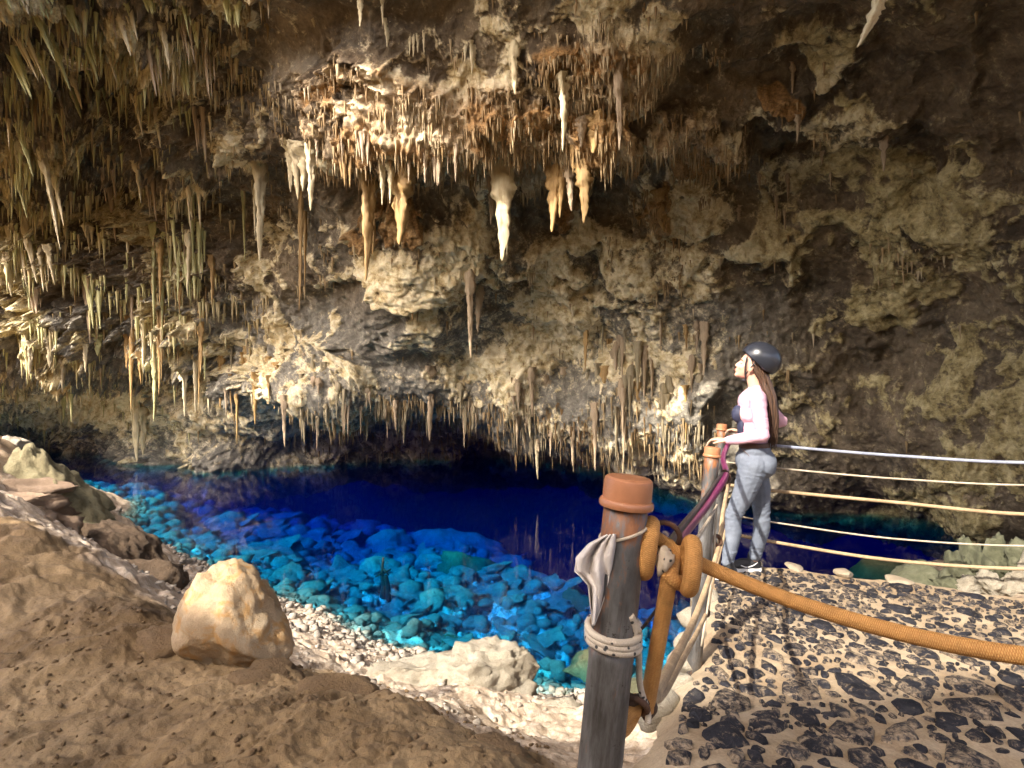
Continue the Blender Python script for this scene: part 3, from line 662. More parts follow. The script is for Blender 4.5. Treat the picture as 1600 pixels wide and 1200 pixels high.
at = t.n('ShaderNodeAttribute', attribute_name='zone'); sp = t.n('ShaderNodeSeparateColor'); t.l(at.outputs['Color'], sp.inputs[0])
c = t.ramp(nn, [(0.35, (0.24, 0.14, 0.05)), (0.5, (0.44, 0.32, 0.17)), (0.65, (0.58, 0.49, 0.33))]); c = t.mix(sp.outputs[0], c, (0.60, 0.60, 0.28)); c = t.mix(t.math('MULTIPLY', sp.outputs[1], 0.55), c, (0.16, 0.10, 0.04)); t.col(c); t.rough(0.7)
o = link('drip_fringe', me, t.m, cave); tag(o, 'countless thin drip points fringing the rock edges', None, None, 'stuff')

# ------------------------------------------------------------------ rocks
def ico(sub):
    bm = bmesh.new(); bmesh.ops.create_icosphere(bm, subdivisions=sub, radius=1.0)
    V = np.array([tuple(v.co) for v in bm.verts]); Fc = np.array([[v.index for v in f.verts] for f in bm.faces]); bm.free(); return V, Fc
ICO = {k: ico(k) for k in (1, 2, 3, 4, 5)}
def rock_mesh(name, seed, sub=3, chops=7, rough=0.18, mat=None, smooth_=True, freq=1.3, chop=(0.55, 0.85), fine=0.06, blocky=False):
    r = np.random.default_rng(seed); V, Fc = ICO[sub]; V = V.copy()
    if blocky:                                # broken slabs: three pairs of faces first
        A = np.linalg.qr(r.normal(size=(3, 3)))[0]
        for ax3 in A:
            for sg in (1, -1):
                dd = r.uniform(0.36, 0.72); h = V @ (ax3*sg); over = h > dd; V[over] -= np.outer(h[over]-dd, ax3*sg)*0.96
    for k in range(chops):                    # planar faces
        nrm = r.normal(size=3); nrm /= np.linalg.norm(nrm); dd = r.uniform(*chop); h = V @ nrm
        over = h > dd; V[over] -= np.outer(h[over]-dd, nrm)*0.92
    un = V/(np.linalg.norm(V, axis=1, keepdims=True)+1e-9)
    V = V + un*(rough*fbm(V*freq+seed, 5, seed % 50, 0.55))[:, None]
    if sub >= 4: V = V + un*(fine*(ridged(V*3.2+seed, 4, seed % 30, 0.6)-0.6))[:, None]
    me = mesh_np(name, V, Fc, smooth_); me.materials.append(mat); return me
def boulder(name, c, size, seed, mat, label, cat='rock', group=None, rot=(0, 0, 0), sub=4, chops=8, rough=0.22, freq=1.3, kind=None, shear=None, fine=0.06, blocky=False):
    me = rock_mesh(name, seed, sub, chops, rough, mat, freq=freq, fine=fine, blocky=blocky); V = co_np(me)*np.array(size)
    if shear is not None: V = shear(V)
    Rm = np.array(Matrix.Rotation(rot[2], 3, 'Z') @ Matrix.Rotation(rot[1], 3, 'Y') @ Matrix.Rotation(rot[0], 3, 'X')); set_co(me, V @ Rm.T)
    o = link(name, me, None, None, c); tag(o, label, cat, group, kind); return o
def bed(px, py, Y, h=0.0):
    q = P(px, py, Y); return Vector((q.x, q.y, min(gh(q.x, q.y)+h, WATER-0.25)))
def gpt(px, py, y0=1.5, y1=40):               # where that line of sight meets the ground
    Ys = np.geomspace(y0, y1, 900); q = np.column_stack([(px-800)/F*Ys, Ys]); z = ground(q); zz = (600-py)/F*Ys
    k = np.argmax(zz < z); return Vector((q[k, 0], Ys[k], z[k]))

# tall calcite boss on the mound
c = P(352, 960, 3.45)
def stalag_shape(V):
    z = V[:, 2]/0.40; V = V.copy(); V[:, 2] *= np.where(z > 0, 0.93+0.12*np.exp(-((V[:, 0]+0.15)/0.10)**2)+0.06*np.exp(-((V[:, 0]-0.07)/0.13)**2), 1); V[:, 0] += 0.10*(1-z)*0.5 - 0.02; V[:, 0] *= (1.0-0.18*np.clip(z, -1, 1)); return V
boulder('stalagmite', (c.x+0.02, c.y, c.z-0.11), (0.33, 0.29, 0.42), 21, M_STALAG, 'rounded cream and orange calcite stalagmite at the crest of the brown mound', 'stalagmite', sub=5, chops=3, rough=0.13, freq=1.7, shear=stalag_shape, fine=0.022)
c = P(640, 1068, 5.3); boulder('limestone_slab', (c.x, c.y, c.z), (0.72, 0.50, 0.32), 33, M_SHOREROCK, 'long low pale limestone slab lying on the sunlit gravel left of the fluted rock', 'rock', rot=(0, -0.12, 0.15), sub=5, rough=0.18, fine=0.07, blocky=True, freq=1.8)
c = P(768, 1078, 5.35); boulder('limestone_block', (c.x, c.y, c.z), (0.60, 0.48, 0.50), 42, M_SHOREROCK, 'upright fluted pale limestone block at the water edge with dark shaded clefts', 'rock', rot=(0, 0.1, 0.3), sub=5, chops=8, rough=0.24, freq=2.0, fine=0.09, blocky=True)
c = P(775, 1102, 4.9); boulder('limestone_cobble', (c.x, c.y, c.z-0.03), (0.11, 0.10, 0.10), 44, M_SHOREROCK, 'small grey white stone at the foot of the fluted block', 'rock', sub=3)
c = P(815, 1112, 4.75); boulder('limestone_cobble', (c.x, c.y, c.z-0.03), (0.13, 0.12, 0.10), 45, M_SHOREROCK, 'pale triangular stone between the fluted block and the sand', 'rock', sub=3)
c = P(882, 1118, 4.7); boulder('limestone_cobble', (c.x, c.y, c.z-0.04), (0.20, 0.16, 0.15), 46, M_SHOREROCK, 'bleached white boulder just left of the nearest metal post', 'rock', sub=4)
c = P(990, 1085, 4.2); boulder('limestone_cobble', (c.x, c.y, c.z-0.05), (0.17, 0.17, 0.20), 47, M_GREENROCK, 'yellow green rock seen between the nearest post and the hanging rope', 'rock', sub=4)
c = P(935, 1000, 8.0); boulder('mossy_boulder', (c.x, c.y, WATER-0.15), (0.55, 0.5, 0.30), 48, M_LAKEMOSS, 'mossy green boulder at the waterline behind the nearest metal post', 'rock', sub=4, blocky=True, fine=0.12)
c = P(88, 775, 8.0)
def ridge_shape(V):
    V = V.copy(); h = np.clip((V[:, 2]+0.7)/1.5, 0, 1); V[:, 0] = V[:, 0]*(1.10-0.45*h) - 0.16*h; V[:, 1] *= (1.1-0.5*h); return V
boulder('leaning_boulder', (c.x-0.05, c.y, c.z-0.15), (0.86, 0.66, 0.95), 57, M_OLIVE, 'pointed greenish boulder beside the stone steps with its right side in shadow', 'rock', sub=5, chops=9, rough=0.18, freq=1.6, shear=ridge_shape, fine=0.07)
c = P(185, 850, 7.2); boulder('ridge_rock', (c.x, c.y, c.z-0.05), (0.75, 0.35, 0.30), 58, M_SHADEROCK, 'brown rock ridge darkened as in shade, running from the pointed boulder down to the gravel', 'rock', rot=(0, 0.55, -0.1), sub=5, rough=0.3)
c = P(240, 905, 6.4); boulder('ridge_rock', (c.x, c.y, c.z-0.02), (0.42, 0.3, 0.26), 59, M_SHADEROCK, 'brown rock darkened as in shade, just left of the stalagmite', 'rock', rot=(0, 0.3, 0), sub=4)
c = P(22, 700, 9.0); boulder('white_rock', (c.x, c.y, c.z), (0.24, 0.2, 0.22), 60, M_SHOREROCK, 'glaring white rock at the top of the steps on the left edge', 'rock', sub=4)
for k, (px, py, Y, s, lab) in enumerate([(655, 1128, 2.62, (0.11, 0.10, 0.12), 'rounded brown knob on the mound edge below the limestone slab'), (600, 1100, 2.75, (0.13, 0.12, 0.09), 'low brown knob on the mound edge left of the taller knob'),
        (770, 1180, 2.3, (0.18, 0.14, 0.08), 'flat brown rock on the mound edge near the bottom of the picture'), (160, 985, 3.5, (0.20, 0.18, 0.10), 'tan lump of flowstone left of the stalagmite foot'),
        (250, 1000, 3.4, (0.24, 0.2, 0.12), 'broad tan hump at the left foot of the stalagmite'), (410, 1060, 3.05, (0.22, 0.18, 0.10), 'tan hump below the right foot of the stalagmite'),
        (520, 1080, 2.85, (0.22, 0.16, 0.09), 'smooth tan hump on the crest right of the stalagmite'), (690, 1175, 2.3, (0.13, 0.12, 0.06), 'small brown rock low on the mound slope')]):
    c = P(px, py, Y); boulder('mound_rock', (c.x, c.y, c.z-s[2]*0.35), s, 70+k, M_BROWNROCK, lab, 'rock', 'knobs and humps on the brown mound', sub=4, chops=4, rough=0.22)
# submerged boulders one can pick out
c = bed(708, 862, 18.6, 0.35); boulder('submerged_boulder', (c.x, c.y, c.z+0.05), (1.95, 1.1, 0.80), 81, M_LAKESTONE, 'large flat-topped submerged block at the drop-off in the blue water', 'boulder', rot=(0, 0.03, 0.1), chops=10, rough=0.2)
c = bed(612, 858, 18.2, 0.35); boulder('submerged_boulder', (c.x, c.y, c.z-0.2), (0.85, 0.8, 0.6), 82, M_LAKESTONE, 'rounded submerged boulder left of the large flat-topped block', 'boulder')
c = bed(722, 915, 14.6, 0.35); boulder('submerged_boulder', (c.x, c.y, c.z-0.2), (0.95, 0.8, 0.45), 83, M_LAKEMOSS, 'green mossy submerged boulder in front of the flat-topped block', 'boulder')
c = bed(830, 905, 15.2, 0.35); boulder('submerged_boulder', (c.x, c.y, c.z-0.3), (0.9, 0.8, 0.5), 84, M_LAKESTONE, 'blue submerged boulder right of the mossy green one', 'boulder')
c = bed(590, 915, 14.0, 0.35); boulder('submerged_boulder', (c.x, c.y, c.z-0.25), (0.6, 0.6, 0.4), 85, M_LAKESTONE, 'pale submerged boulder beside the dark sunken branch', 'boulder')
c = bed(1390, 872, 12.3, 0.35); boulder('submerged_boulder', (c.x, c.y, c.z-0.5), (1.6, 1.1, 0.7), 86, M_LAKEMOSS, 'broad green submerged boulder beyond the platform edge on the right', 'boulder')
c = P(1440, 905, 6.0); boulder('mossy_boulder', (c.x, c.y, c.z-0.1), (0.42, 0.4, 0.28), 87, M_GREENROCK, 'low brownish green rock at the right end of the platform edge', 'rock')
# green jagged rocks at the far right corner of the platform
for k, (px, py, Y, s) in enumerate([(1495, 895, 4.9, (.13, .13, .22)), (1525, 888, 5.0, (.15, .14, .26)), (1552, 880, 5.2, (.17, .15, .28)), (1580, 878, 5.1, (.16, .15, .24)), (1605, 882, 5.0, (.18, .16, .26)),
        (1478, 915, 4.6, (.12, .12, .10)), (1512, 918, 4.5, (.12, .10, .12)), (1545, 915, 4.5, (.11, .1, .14)), (1572, 918, 4.45, (.12, .1, .14)), (1596, 915, 4.4, (.12, .1, .16)), (1625, 905, 4.6, (.2, .2, .25))]):
    lab = ['squat pointed green rock, leftmost of the jagged rocks at the platform corner', 'pointed green rock second from left in the back row at the platform corner', 'tall green rock with rounded olive side in the back row at the platform corner',
           'upright green rock right of the tall olive one at the platform corner', 'green rock at the right picture edge in the back row', 'low green lump at the left foot of the jagged rocks', 'small pale green stone in the front row below the pointed rock',
           'small pale stone in the front row below the tall olive rock', 'small pale fluted stone in the front row near the right edge', 'pale fluted stone in the front row at the right picture edge', 'green rock mostly cut by the right picture edge'][k]
    c = P(px, py, Y); boulder('jagged_rock', (c.x, c.y, c.z), s, 90+k, M_GREENROCK if k < 6 else M_SHOREROCK, lab, 'rock', 'jagged rocks at the right end of the platform', rot=(random.uniform(-.2, .2), random.uniform(-.2, .2), random.uniform(0, 6)), chops=8, rough=0.34, fine=0.13, blocky=True, freq=2.0)

# loose stones: lake bed and shore. 300 largest are single parts of the ground, the rest one mass
def stone_set(seed, N, test, size, xr, yr):
    r = np.random.default_rng(seed); xy = np.column_stack([r.uniform(*xr, N), r.uniform(*yr, N)]); z = ground(xy)
    px = 800+xy[:, 0]/xy[:, 1]*F; py = 600-z/xy[:, 1]*F
    ok = test(xy, z, px, py, r) & (px > -60) & (px < 1660) & (py < 1230); xy = xy[ok]; z = z[ok]
    return np.column_stack([xy, z]), size(r, len(z), xy, z)
LK, LS = stone_set(1, 42000, lambda xy, z, px, py, r: (z < WATER-0.02) & (z > -7.5) & (xy[:, 1] > 6) & (r.random(len(z)) < 1.15*np.exp(-(xy[:, 1]-6)/13)),
                   lambda r, n, xy, z: (0.05+0.50*r.random(n)**5.5)*np.clip(0.5+(xy[:, 1]-7)*0.08, 0.45, 1.6), (-17, 8), (6, 27))
LS = np.minimum(LS, np.clip((WATER-LK[:, 2])*0.75, 0.02, 9))
SH, SS = stone_set(2, 26000, lambda xy, z, px, py, r: (z < -3.05) & (z > WATER-0.1) & (r.random(len(z)) < 0.9), lambda r, n, xy, z: 0.02+0.10*r.random(n)**3.0, (-14, 2.0), (5.2, 17))
GR, GS = stone_set(3, 9000, lambda xy, z, px, py, r: (z < -1.7) & (z > -3.1) & (xy[:, 0] < 0.3) & (r.random(len(z)) < 0.35), lambda r, n, xy, z: 0.008+0.05*r.random(n)**4, (-7, 0.6), (3.2, 9))
MO, MS = stone_set(4, 5000, lambda xy, z, px, py, r: (xy[:, 1] < 3.6) & (xy[:, 0] < 0.2) & (r.random(len(z)) < 0.6), lambda r, n, xy, z: 0.003+0.020*r.random(n)**5, (-3.0, 0.2), (1.9, 3.8))
SMALL = {}
for kk, (mt, nm) in enumerate([(M_LAKESTONE, 'lake'), (M_LAKEMOSS, 'moss'), (M_PEBBLE, 'peb'), (M_BROWNROCK, 'clay')]):
    SMALL[nm] = [rock_mesh('stone', 500+kk*20+j, 3, 8, 0.26, mt, False, 2.4, (0.45, 0.8), blocky=True) for j in range(12)]
allp = np.concatenate([LK, SH, GR, MO]); alls = np.concatenate([LS, SS, GS, MS]); kind_ = np.concatenate([np.zeros(len(LK)), np.ones(len(SH)), np.full(len(GR), 1), np.full(len(MO), 2)]).astype(int)
app = alls/allp[:, 1]; order = np.argsort(-app); big = order[:290]; rest = order[290:]
for i in big:
    nm = ('lake' if random.random() < 0.93 else 'moss') if kind_[i] == 0 else ('peb' if kind_[i] == 1 else 'clay')
    o = link('stone', random.choice(SMALL[nm]), None, g_o); s_ = float(alls[i])
    fl = 0.45 if kind_[i] == 0 else 1.0; o.location = (allp[i, 0], allp[i, 1], allp[i, 2]+s_*0.10); o.scale = (s_*random.uniform(.8, 1.6), s_*random.uniform(.7, 1.3), fl*s_*random.uniform(.45, .85))
    o.rotation_euler = (random.uniform(-.5, .5), random.uniform(-.5, .5), random.uniform(0, 6.28))
for nm, kk, mt in (('lake', 0, M_LAKESTONE), ('peb', 1, M_PEBBLE), ('clay', 2, M_BROWNROCK)):
    ii = rest[kind_[rest] == kk]; VV = []; FF = []; off = 0; base = [rock_mesh('tmp', 700+kk*10+j, 1, 5, 0.3, mt, False, 1.8, (0.45, 0.8), blocky=True) for j in range(6)]
    bv = [co_np(b) for b in base]; Fc = ICO[1][1]
    sel = RNG.integers(0, 6, len(ii)); rz = RNG.uniform(0, 6.28, len(ii)); sc3 = np.column_stack([RNG.uniform(.8, 1.35, len(ii)), RNG.uniform(.7, 1.1, len(ii)), RNG.uniform(.45, .85, len(ii))])*alls[ii][:, None]
    B = np.stack(bv)[sel]*sc3[:, None, :]; cz, sz = np.cos(rz)[:, None], np.sin(rz)[:, None]
    V = np.stack([B[..., 0]*cz-B[..., 1]*sz, B[..., 0]*sz+B[..., 1]*cz, B[..., 2]], -1)+(allp[ii]+np.column_stack([0*sc3[:, 0], 0*sc3[:, 0], sc3[:, 2]*0.3]))[:, None, :]
    FF = (Fc[None]+(np.arange(len(ii))*len(bv[0]))[:, None, None]).reshape(-1, 3)
    o = link({'lake': 'lake_rubble', 'peb': 'shore_gravel', 'clay': 'clay_crumbs'}[nm], mesh_np(nm, V.reshape(-1, 3), FF, False), mt, g_o); o['kind'] = 'stuff'
    for b in base: bpy.data.meshes.remove(b)

# sunken branch
b = gpt(602, 935); M_DARKWOOD = mat_plain('sunken_wood', (0.012, 0.010, 0.008), 0.9)
ro = empty('sunken_branch', b); tag(ro, 'dark sunken branch standing up from the teal lake bed', 'branch')
u = b.y/F
MB().tube(crv([(-4*u, 0, -.1), (-2*u, 0, 18*u), (-5*u, 0, 34*u), (-3*u, 0, 62*u)], 20), [6*u*(1-.86*k/20) for k in range(21)], 8).build('trunk', M_DARKWOOD, ro)
MB().tube(crv([(5*u, 0, -.1), (3*u, 0, 20*u), (0, 0, 34*u)], 12), [5*u*(1-.3*k/12) for k in range(13)], 8).build('fork', M_DARKWOOD, ro)
for a in [((-4*u, 0, 36*u), (8*u, .1, 42*u)), ((-4*u, 0, 38*u), (-14*u, -.1, 34*u)), ((-3*u, 0, 44*u), (6*u, 0, 34*u))]:
    MB().tube([a[0], a[1]], [2.2*u, .8*u], 6).build('twig', M_DARKWOOD, ro)

# stone steps on the left
M_STEP = mat_rock('step_stone', (0.09, 0.055, 0.03), (0.22, 0.15, 0.095), (0.34, 0.25, 0.18), 3, 0.8, 0.02)
st = empty('stone_steps', P(30, 800, 6.6)); tag(st, 'rough stone steps climbing at the left edge beside the pointed boulder', 'steps')
for k in range(6):
    c = P(26-7*k, 806-21*k, 6.5+0.42*k); me = rock_mesh('step', 600+k, 4, 6, 0.16, M_STEP, True, 2.2, (0.6, 0.85), 0.10, True); set_co(me, co_np(me)*np.array((0.78, 0.48, 0.30)))
    o = link('step', me, None, st); o.location = c - st.location - Vector((0, 0, 0.12)); o.rotation_euler = (0, 0, 0.4*k)

# ------------------------------------------------------------------ masonry viewing platform
PZ = -1.45
LYs = [-1.5, 0.6, 1.4, 2.0, 2.45, 2.95, 3.6, 4.1, 4.45]; LXs = [0.0, 0.18, 0.30, 0.46, 0.66, 0.98, 1.24, 1.40, 1.50]
FXs = [1.3, 1.5, 2.0, 2.9, 3.4, 4.5, 6.5]; FYs = [4.4, 4.42, 4.40, 4.12, 3.85, 3.3, 2.6]
Lx = lambda y: np.interp(y, LYs, LXs); Yf = lambda x: np.interp(x, FXs, FYs)
def plat_z(x, y):
    x = np.atleast_1d(np.asarray(x, float)); y = np.atleast_1d(np.asarray(y, float)); p = np.column_stack([x, y, 0*x])
    e = np.minimum(x-Lx(y), Yf(x)-y)
    near = smooth(2.5, 1.9, y)*smooth(1.2, 0.3, x-Lx(y))
    return PZ + 0.020*fbm(p*1.6, 3, 500) + 0.008*fbm(p*7, 4, 505, 0.6) - 0.07*smooth(0.14, -0.02, e) + 0.10*near
nu, nv = 340, 330; rim = 8
u = np.linspace(0, 1, nu)**1.25; vv = np.linspace(0, 1, nv)**0.8
U, Vv = np.meshgrid(u, vv, indexing='ij'); Y0_ = -1.5+Vv*5.95; Xg = Lx(Y0_)+U*(6.5-Lx(Y0_)); Yg = -1.5+Vv*(Yf(Xg)+1.5)
edge_n = 0.05*fbm(np.column_stack([Xg.ravel(), Yg.ravel(), 0*Xg.ravel()])*3.0, 4, 510, 0.6).reshape(Xg.shape)
Xg = Xg + edge_n*(1-U)**6; Yg = Yg + 0.8*edge_n*Vv**8
Zg = plat_z(Xg.ravel(), Yg.ravel()).reshape(Xg.shape); top = np.stack([Xg, Yg, Zg], -1)
# skirts: left side and lake side, rough stone built
sk_l = []
for k in range(rim+14, 0, -1):
    h = k/(rim+14); q = top[0].copy(); q[:, 0] -= 0.16*h; q[:, 2] -= 1.3*h
    q[:, 0] += 0.10*fbm(q*2.4, 4, 520, 0.6); q[:, 1] += 0.06*fbm(q*2.4, 3, 530); sk_l.append(q)
full = np.concatenate([np.array(sk_l), top], 0)
sk_f = []
for k in range(1, rim+15):
    h = k/(rim+14); q = full[:, -1].copy(); q[:, 1] += 0.15*h; q[:, 2] -= 1.6*h; q[:, 1] += 0.10*fbm(q*2.4, 4, 540, 0.6); sk_f.append(q)
full = np.concatenate([full, np.stack(sk_f, 1)], 1)
me = mesh_np('stone_platform', full.reshape(-1, 3), grid_faces(full.shape[0], full.shape[1]))
t = NT('mortar'); v = t.tc('Object'); n1 = t.noise(v, 2.2, 8, 0.65); n2 = t.noise(v, 16, 6, 0.7); n3 = t.noise(v, 90, 4, 0.7)
c = t.ramp(n1, [(0.3, (0.20, 0.13, 0.07)), (0.5, (0.31, 0.235, 0.15)), (0.7, (0.40, 0.325, 0.23))])
c = t.mix(t.ramp(n2, [(0.5, 0.0), (0.7, 0.55)]), c, (0.22, 0.15, 0.09)); c = t.mix(0.3, c, t.ramp(n3, [(0.3, 0.2), (0.7, 0.85)]), 'OVERLAY')
t.col(c); t.rough(0.92); t.bump(t.math('ADD', n2, t.math('MULTIPLY', n3, 0.4)), 0.5, 0.012)
plat = link('stone_platform', me, t.m); tag(plat, 'mortared stone viewing platform with dark cobbles set in tan cement', None, None, 'structure')
# cobbles
t = NT('dark_cobble'); v = t.tc('Object'); oi = t.n('ShaderNodeObjectInfo'); v2 = t.n('ShaderNodeVectorMath', operation='ADD'); t.l(v, v2.inputs[0]); t.l(oi.outputs['Random'], v2.inputs[1])
g = t.n('ShaderNodeNewGeometry'); vp = g.outputs['Position']
n1 = t.noise(vp, 9, 6, 0.65); n2 = t.noise(vp, 26, 6, 0.72, 0.8); n3 = t.noise(vp, 110, 4)
c = t.ramp(n1, [(0.35, (0.008, 0.008, 0.011)), (0.55, (0.018, 0.018, 0.024)), (0.7, (0.05, 0.047, 0.047))])
thr = t.math('ADD', n2, t.math('MULTIPLY', t.math('SUBTRACT', oi.outputs['Random'], 0.5), 0.16))
c = t.mix(t.ramp(thr, [(0.50, 0.0), (0.66, 0.85)]), c, t.ramp(n3, [(0.3, (0.20, 0.14, 0.085)), (0.7, (0.38, 0.30, 0.21))]))
t.col(c); t.rough(0.75); t.b.inputs['Specular IOR Level'].default_value = 0.25; t.bump(t.math('ADD', n2, n3), 0.6, 0.008); M_COB = t.m
def cobble_shape(seed):
    r = np.random.default_rng(seed); n = r.integers(6, 10); a = np.sort(np.linspace(0, 6.283, n, endpoint=False)+r.uniform(-.28, .28, n)); q = r.uniform(0.66, 1.08, n)
    as_ = r.uniform(0.5, 0.95)
    P0 = np.column_stack([np.cos(a)*q, np.sin(a)*q*as_]); V = []
    for (sc_, zz) in ((1.03, -1.0), (1.0, 0.15), (0.93, 0.62), (0.55, 0.95)):
        V += [(x*sc_, y*sc_, zz*(1+r.uniform(-.25, .25) if zz > 0 else 1)) for x, y in P0]
    V.append((0, 0, 1.0)); F4 = []
    for k in range(3):
        for j in range(n): F4.append((k*n+j, k*n+(j+1) % n, (k+1)*n+(j+1) % n, (k+1)*n+j))
    for j in range(n): F4.append((3*n+j, 3*n+(j+1) % n, 4*n))
    return V, F4
COB = []
for k in range(16):
    V, F4 = cobble_shape(800+k); me = bpy.data.meshes.new('cobble'); me.from_pydata(V, [], F4); me.update(); me.materials.append(M_COB); COB.append((me, V, F4))
placed = []
rc = np.random.default_rng(5)
def try_put(n, r0, r1, y0, y1, xmax=4.2):
    for _ in range(n):
        y = rc.uniform(y0, y1); x = rc.uniform(float(Lx(y))+0.12, xmax); r = rc.uniform(r0, r1)
        if y > Yf(x)-0.22 or x-Lx(y) < r+0.06 or x/y*F+800 > 1680: continue
        if any((x-a)**2+(y-b)**2 < (0.74*(r+c_))**2 for a, b, c_ in placed): continue
        placed.append((x, y, r))
try_put(60, 0.10, 0.145, 1.85, 2.75); try_put(200, 0.07, 0.10, 1.8, 3.0); try_put(110, 0.06, 0.09, 2.9, 4.0)
try_put(1400, 0.042, 0.06, 1.8, 4.2); try_put(3500, 0.026, 0.040, 1.9, 4.25); try_put(4500, 0.013, 0.022, 2.2, 4.25)
placed.sort(key=lambda a: -a[2]/a[1])
zs = plat_z([a[0] for a in placed], [a[1] for a in placed]); VV = []; FF = []
for i, (x, y, r) in enumerate(placed):
    me, V, F4 = COB[rc.integers(0, 16)]; rot = rc.uniform(0, 6.28); h = min(0.008+0.13*r, 0.026)
    loc = (x, y, float(zs[i])+0.002)
    if i < 298:
        o = link('cobble', me, None, plat); o.location = loc; o.scale = (r, r, h); o.rotation_euler = (rc.uniform(-.02, .02), rc.uniform(-.02, .02), rot)
    else:
        off = len(VV); cr, sr = math.cos(rot), math.sin(rot)
        VV += [(x+r*(a*cr-b*sr), y+r*(a*sr+b*cr), loc[2]+c_*h) for a, b, c_ in V]; FF += [tuple(q+off for q in f) for f in F4]
me = bpy.data.meshes.new('small_cobbles'); me.from_pydata(VV, [], FF); me.update()
o = link('small_cobbles', me, M_COB, plat); o['kind'] = 'stuff'
# thin flagstones along the lake edge of the platform and pale stones down its left side
M_FLAG = mat_rock('flagstone', (0.17, 0.125, 0.08), (0.29, 0.23, 0.16), (0.38, 0.32, 0.24), 5, 0.6, 0.01)
for k, (px, py, w) in enumerate([(1240, 884, 24), (1320, 893, 28), (1405, 906, 40)]):
    Y = F*1.42/(py-600); me = rock_mesh('edge_stone', 820+k, 3, 12, 0.10, M_FLAG); set_co(me, co_np(me)*np.array((w/F*Y*0.55, 0.10, 0.035)))
    o = link('edge_stone', me, None, plat); o.location = P(px, py+2, Y); o.rotation_euler = (0, 0.03, -0.25)
for k, (px, py, Y) in enumerate([(1108, 935, 3.75), (1100, 965, 3.5), (1092, 1000, 3.25), (1075, 1035, 3.0), (1052, 1070, 2.75), (1030, 1095, 2.55)]):
    me = rock_mesh('edge_stone', 840+k, 3, 9, 0.15, M_SHOREROCK); set_co(me, co_np(me)*np.array((0.10, 0.15, 0.09)))
    o = link('edge_stone', me, None, plat); o.location = P(px, py, Y)+Vector((-0.02, 0, -0.02)); o.rotation_euler = (0.1*k, 0.2, k)

# ------------------------------------------------------------------ fence: posts, ropes, rag
t = NT('galvanised_pipe'); v = t.tc('Object', (1, 1, 0.4)); v_ = t.tc('Object'); n1 = t.noise(v, 16, 6, 0.65); n2 = t.noise(v, 60, 5, 0.7)
g = t.n('ShaderNodeSeparateXYZ'); t.l(v_, g.inputs[0])
c = t.ramp(n1, [(0.3, (0.085, 0.083, 0.08)), (0.55, (0.19, 0.185, 0.18)), (0.72, (0.34, 0.34, 0.34))])
c = t.mix(t.ramp(t.noise(t.tc('Object', (1, 1, 0.15)), 28, 6, 0.7), [(0.46, 0.0), (0.62, 0.75)]), c, (0.045, 0.036, 0.028)); c = t.mix(t.ramp(t.noise(v_, 38, 4, 0.8), [(0.62, 0.0), (0.68, 0.8)]), c, (0.03, 0.022, 0.016))
rust = t.math('ADD', n1, t.math('MULTIPLY', t.math('SUBTRACT', n2, 0.5), 0.5))
topz = t.n('ShaderNodeMapRange'); topz.inputs[1].default_value = -0.30; topz.inputs[2].default_value = -0.10; topz.inputs[3].default_value = 0.0; topz.inputs[4].default_value = 0.17; t.l(g.outputs[2], topz.inputs[0])
rust = t.math('ADD', rust, topz.outputs[0])
rf = t.ramp(rust, [(0.60, 0.0), (0.72, 1.0)])
c = t.mix(rf, c, t.ramp(n2, [(0.3, (0.10, 0.035, 0.012)), (0.7, (0.30, 0.12, 0.04))]))
t.col(c); t.l(t.math('SUBTRACT', 0.55, t.math('MULTIPLY', rf, 0.5)), t.b.inputs['Metallic']); t.rough(0.55); t.bump(n2, 0.35, 0.003)
M_PIPE = t.m
M_CAP = mat_plain('terracotta_cap', (0.42, 0.18, 0.085), 0.38, 0, 0.12, 20, 0.1, 200)
M_RUSTY = mat_plain('rusty_iron', (0.10, 0.05, 0.028), 0.7, 0.4, 0.5, 40, 0.4, 150)
def mat_rope(name, a, b, scale, fleck=None):
    t = NT(name); uv = t.n('ShaderNodeUVMap'); mp = t.n('ShaderNodeMapping'); mp.inputs['Scale'].default_value = scale; t.l(uv.outputs[0], mp.inputs[0])
    w1 = t.n('ShaderNodeTexWave'); w1.bands_direction = 'DIAGONAL'; w1.inputs['Scale'].default_value = 1.0; w1.inputs['Distortion'].default_value = 2.5; w1.inputs['Detail'].default_value = 3; t.l(mp.outputs[0], w1.inputs['Vector'])
    mp2 = t.n('ShaderNodeMapping'); mp2.inputs['Scale'].default_value = (-scale[0], scale[1], 1); t.l(uv.outputs[0], mp2.inputs[0])
    w2 = t.n('ShaderNodeTexWave'); w2.bands_direction = 'DIAGONAL'; w2.inputs['Scale'].default_value = 1.0; w2.inputs['Distortion'].default_value = 2.0; t.l(mp2.outputs[0], w2.inputs['Vector'])
    n = t.noise(t.tc('Object'), 45, 5, 0.7); n0 = t.noise(t.tc('Object'), 9, 4, 0.6)
    wv = t.math('MULTIPLY', w1.outputs[1], w2.outputs[1]); c = t.ramp(wv, [(0.0, a), (0.35, b)]); c = t.mix(t.ramp(n0, [(0.35, 0.0), (0.7, 0.6)]), c, tuple(x*0.55 for x in a))
    c = t.mix(0.3, c, t.ramp(n, [(0.3, 0.2), (0.7, 0.85)]), 'OVERLAY')
    if fleck:
        vo = t.n('ShaderNodeTexVoronoi'); vo.inputs['Scale'].default_value = 70; t.l(t.tc('Object'), vo.inputs['Vector'])
        c = t.mix(t.ramp(vo.outputs['Distance'], [(0.18, 1.0), (0.26, 0.0)]), c, fleck)
    t.col(c); t.rough(0.8); t.bump(t.math('ADD', t.math('MULTIPLY', wv, 0.7), t.math('MULTIPLY', n, 1.0)), 0.4, 0.0025); return t.m
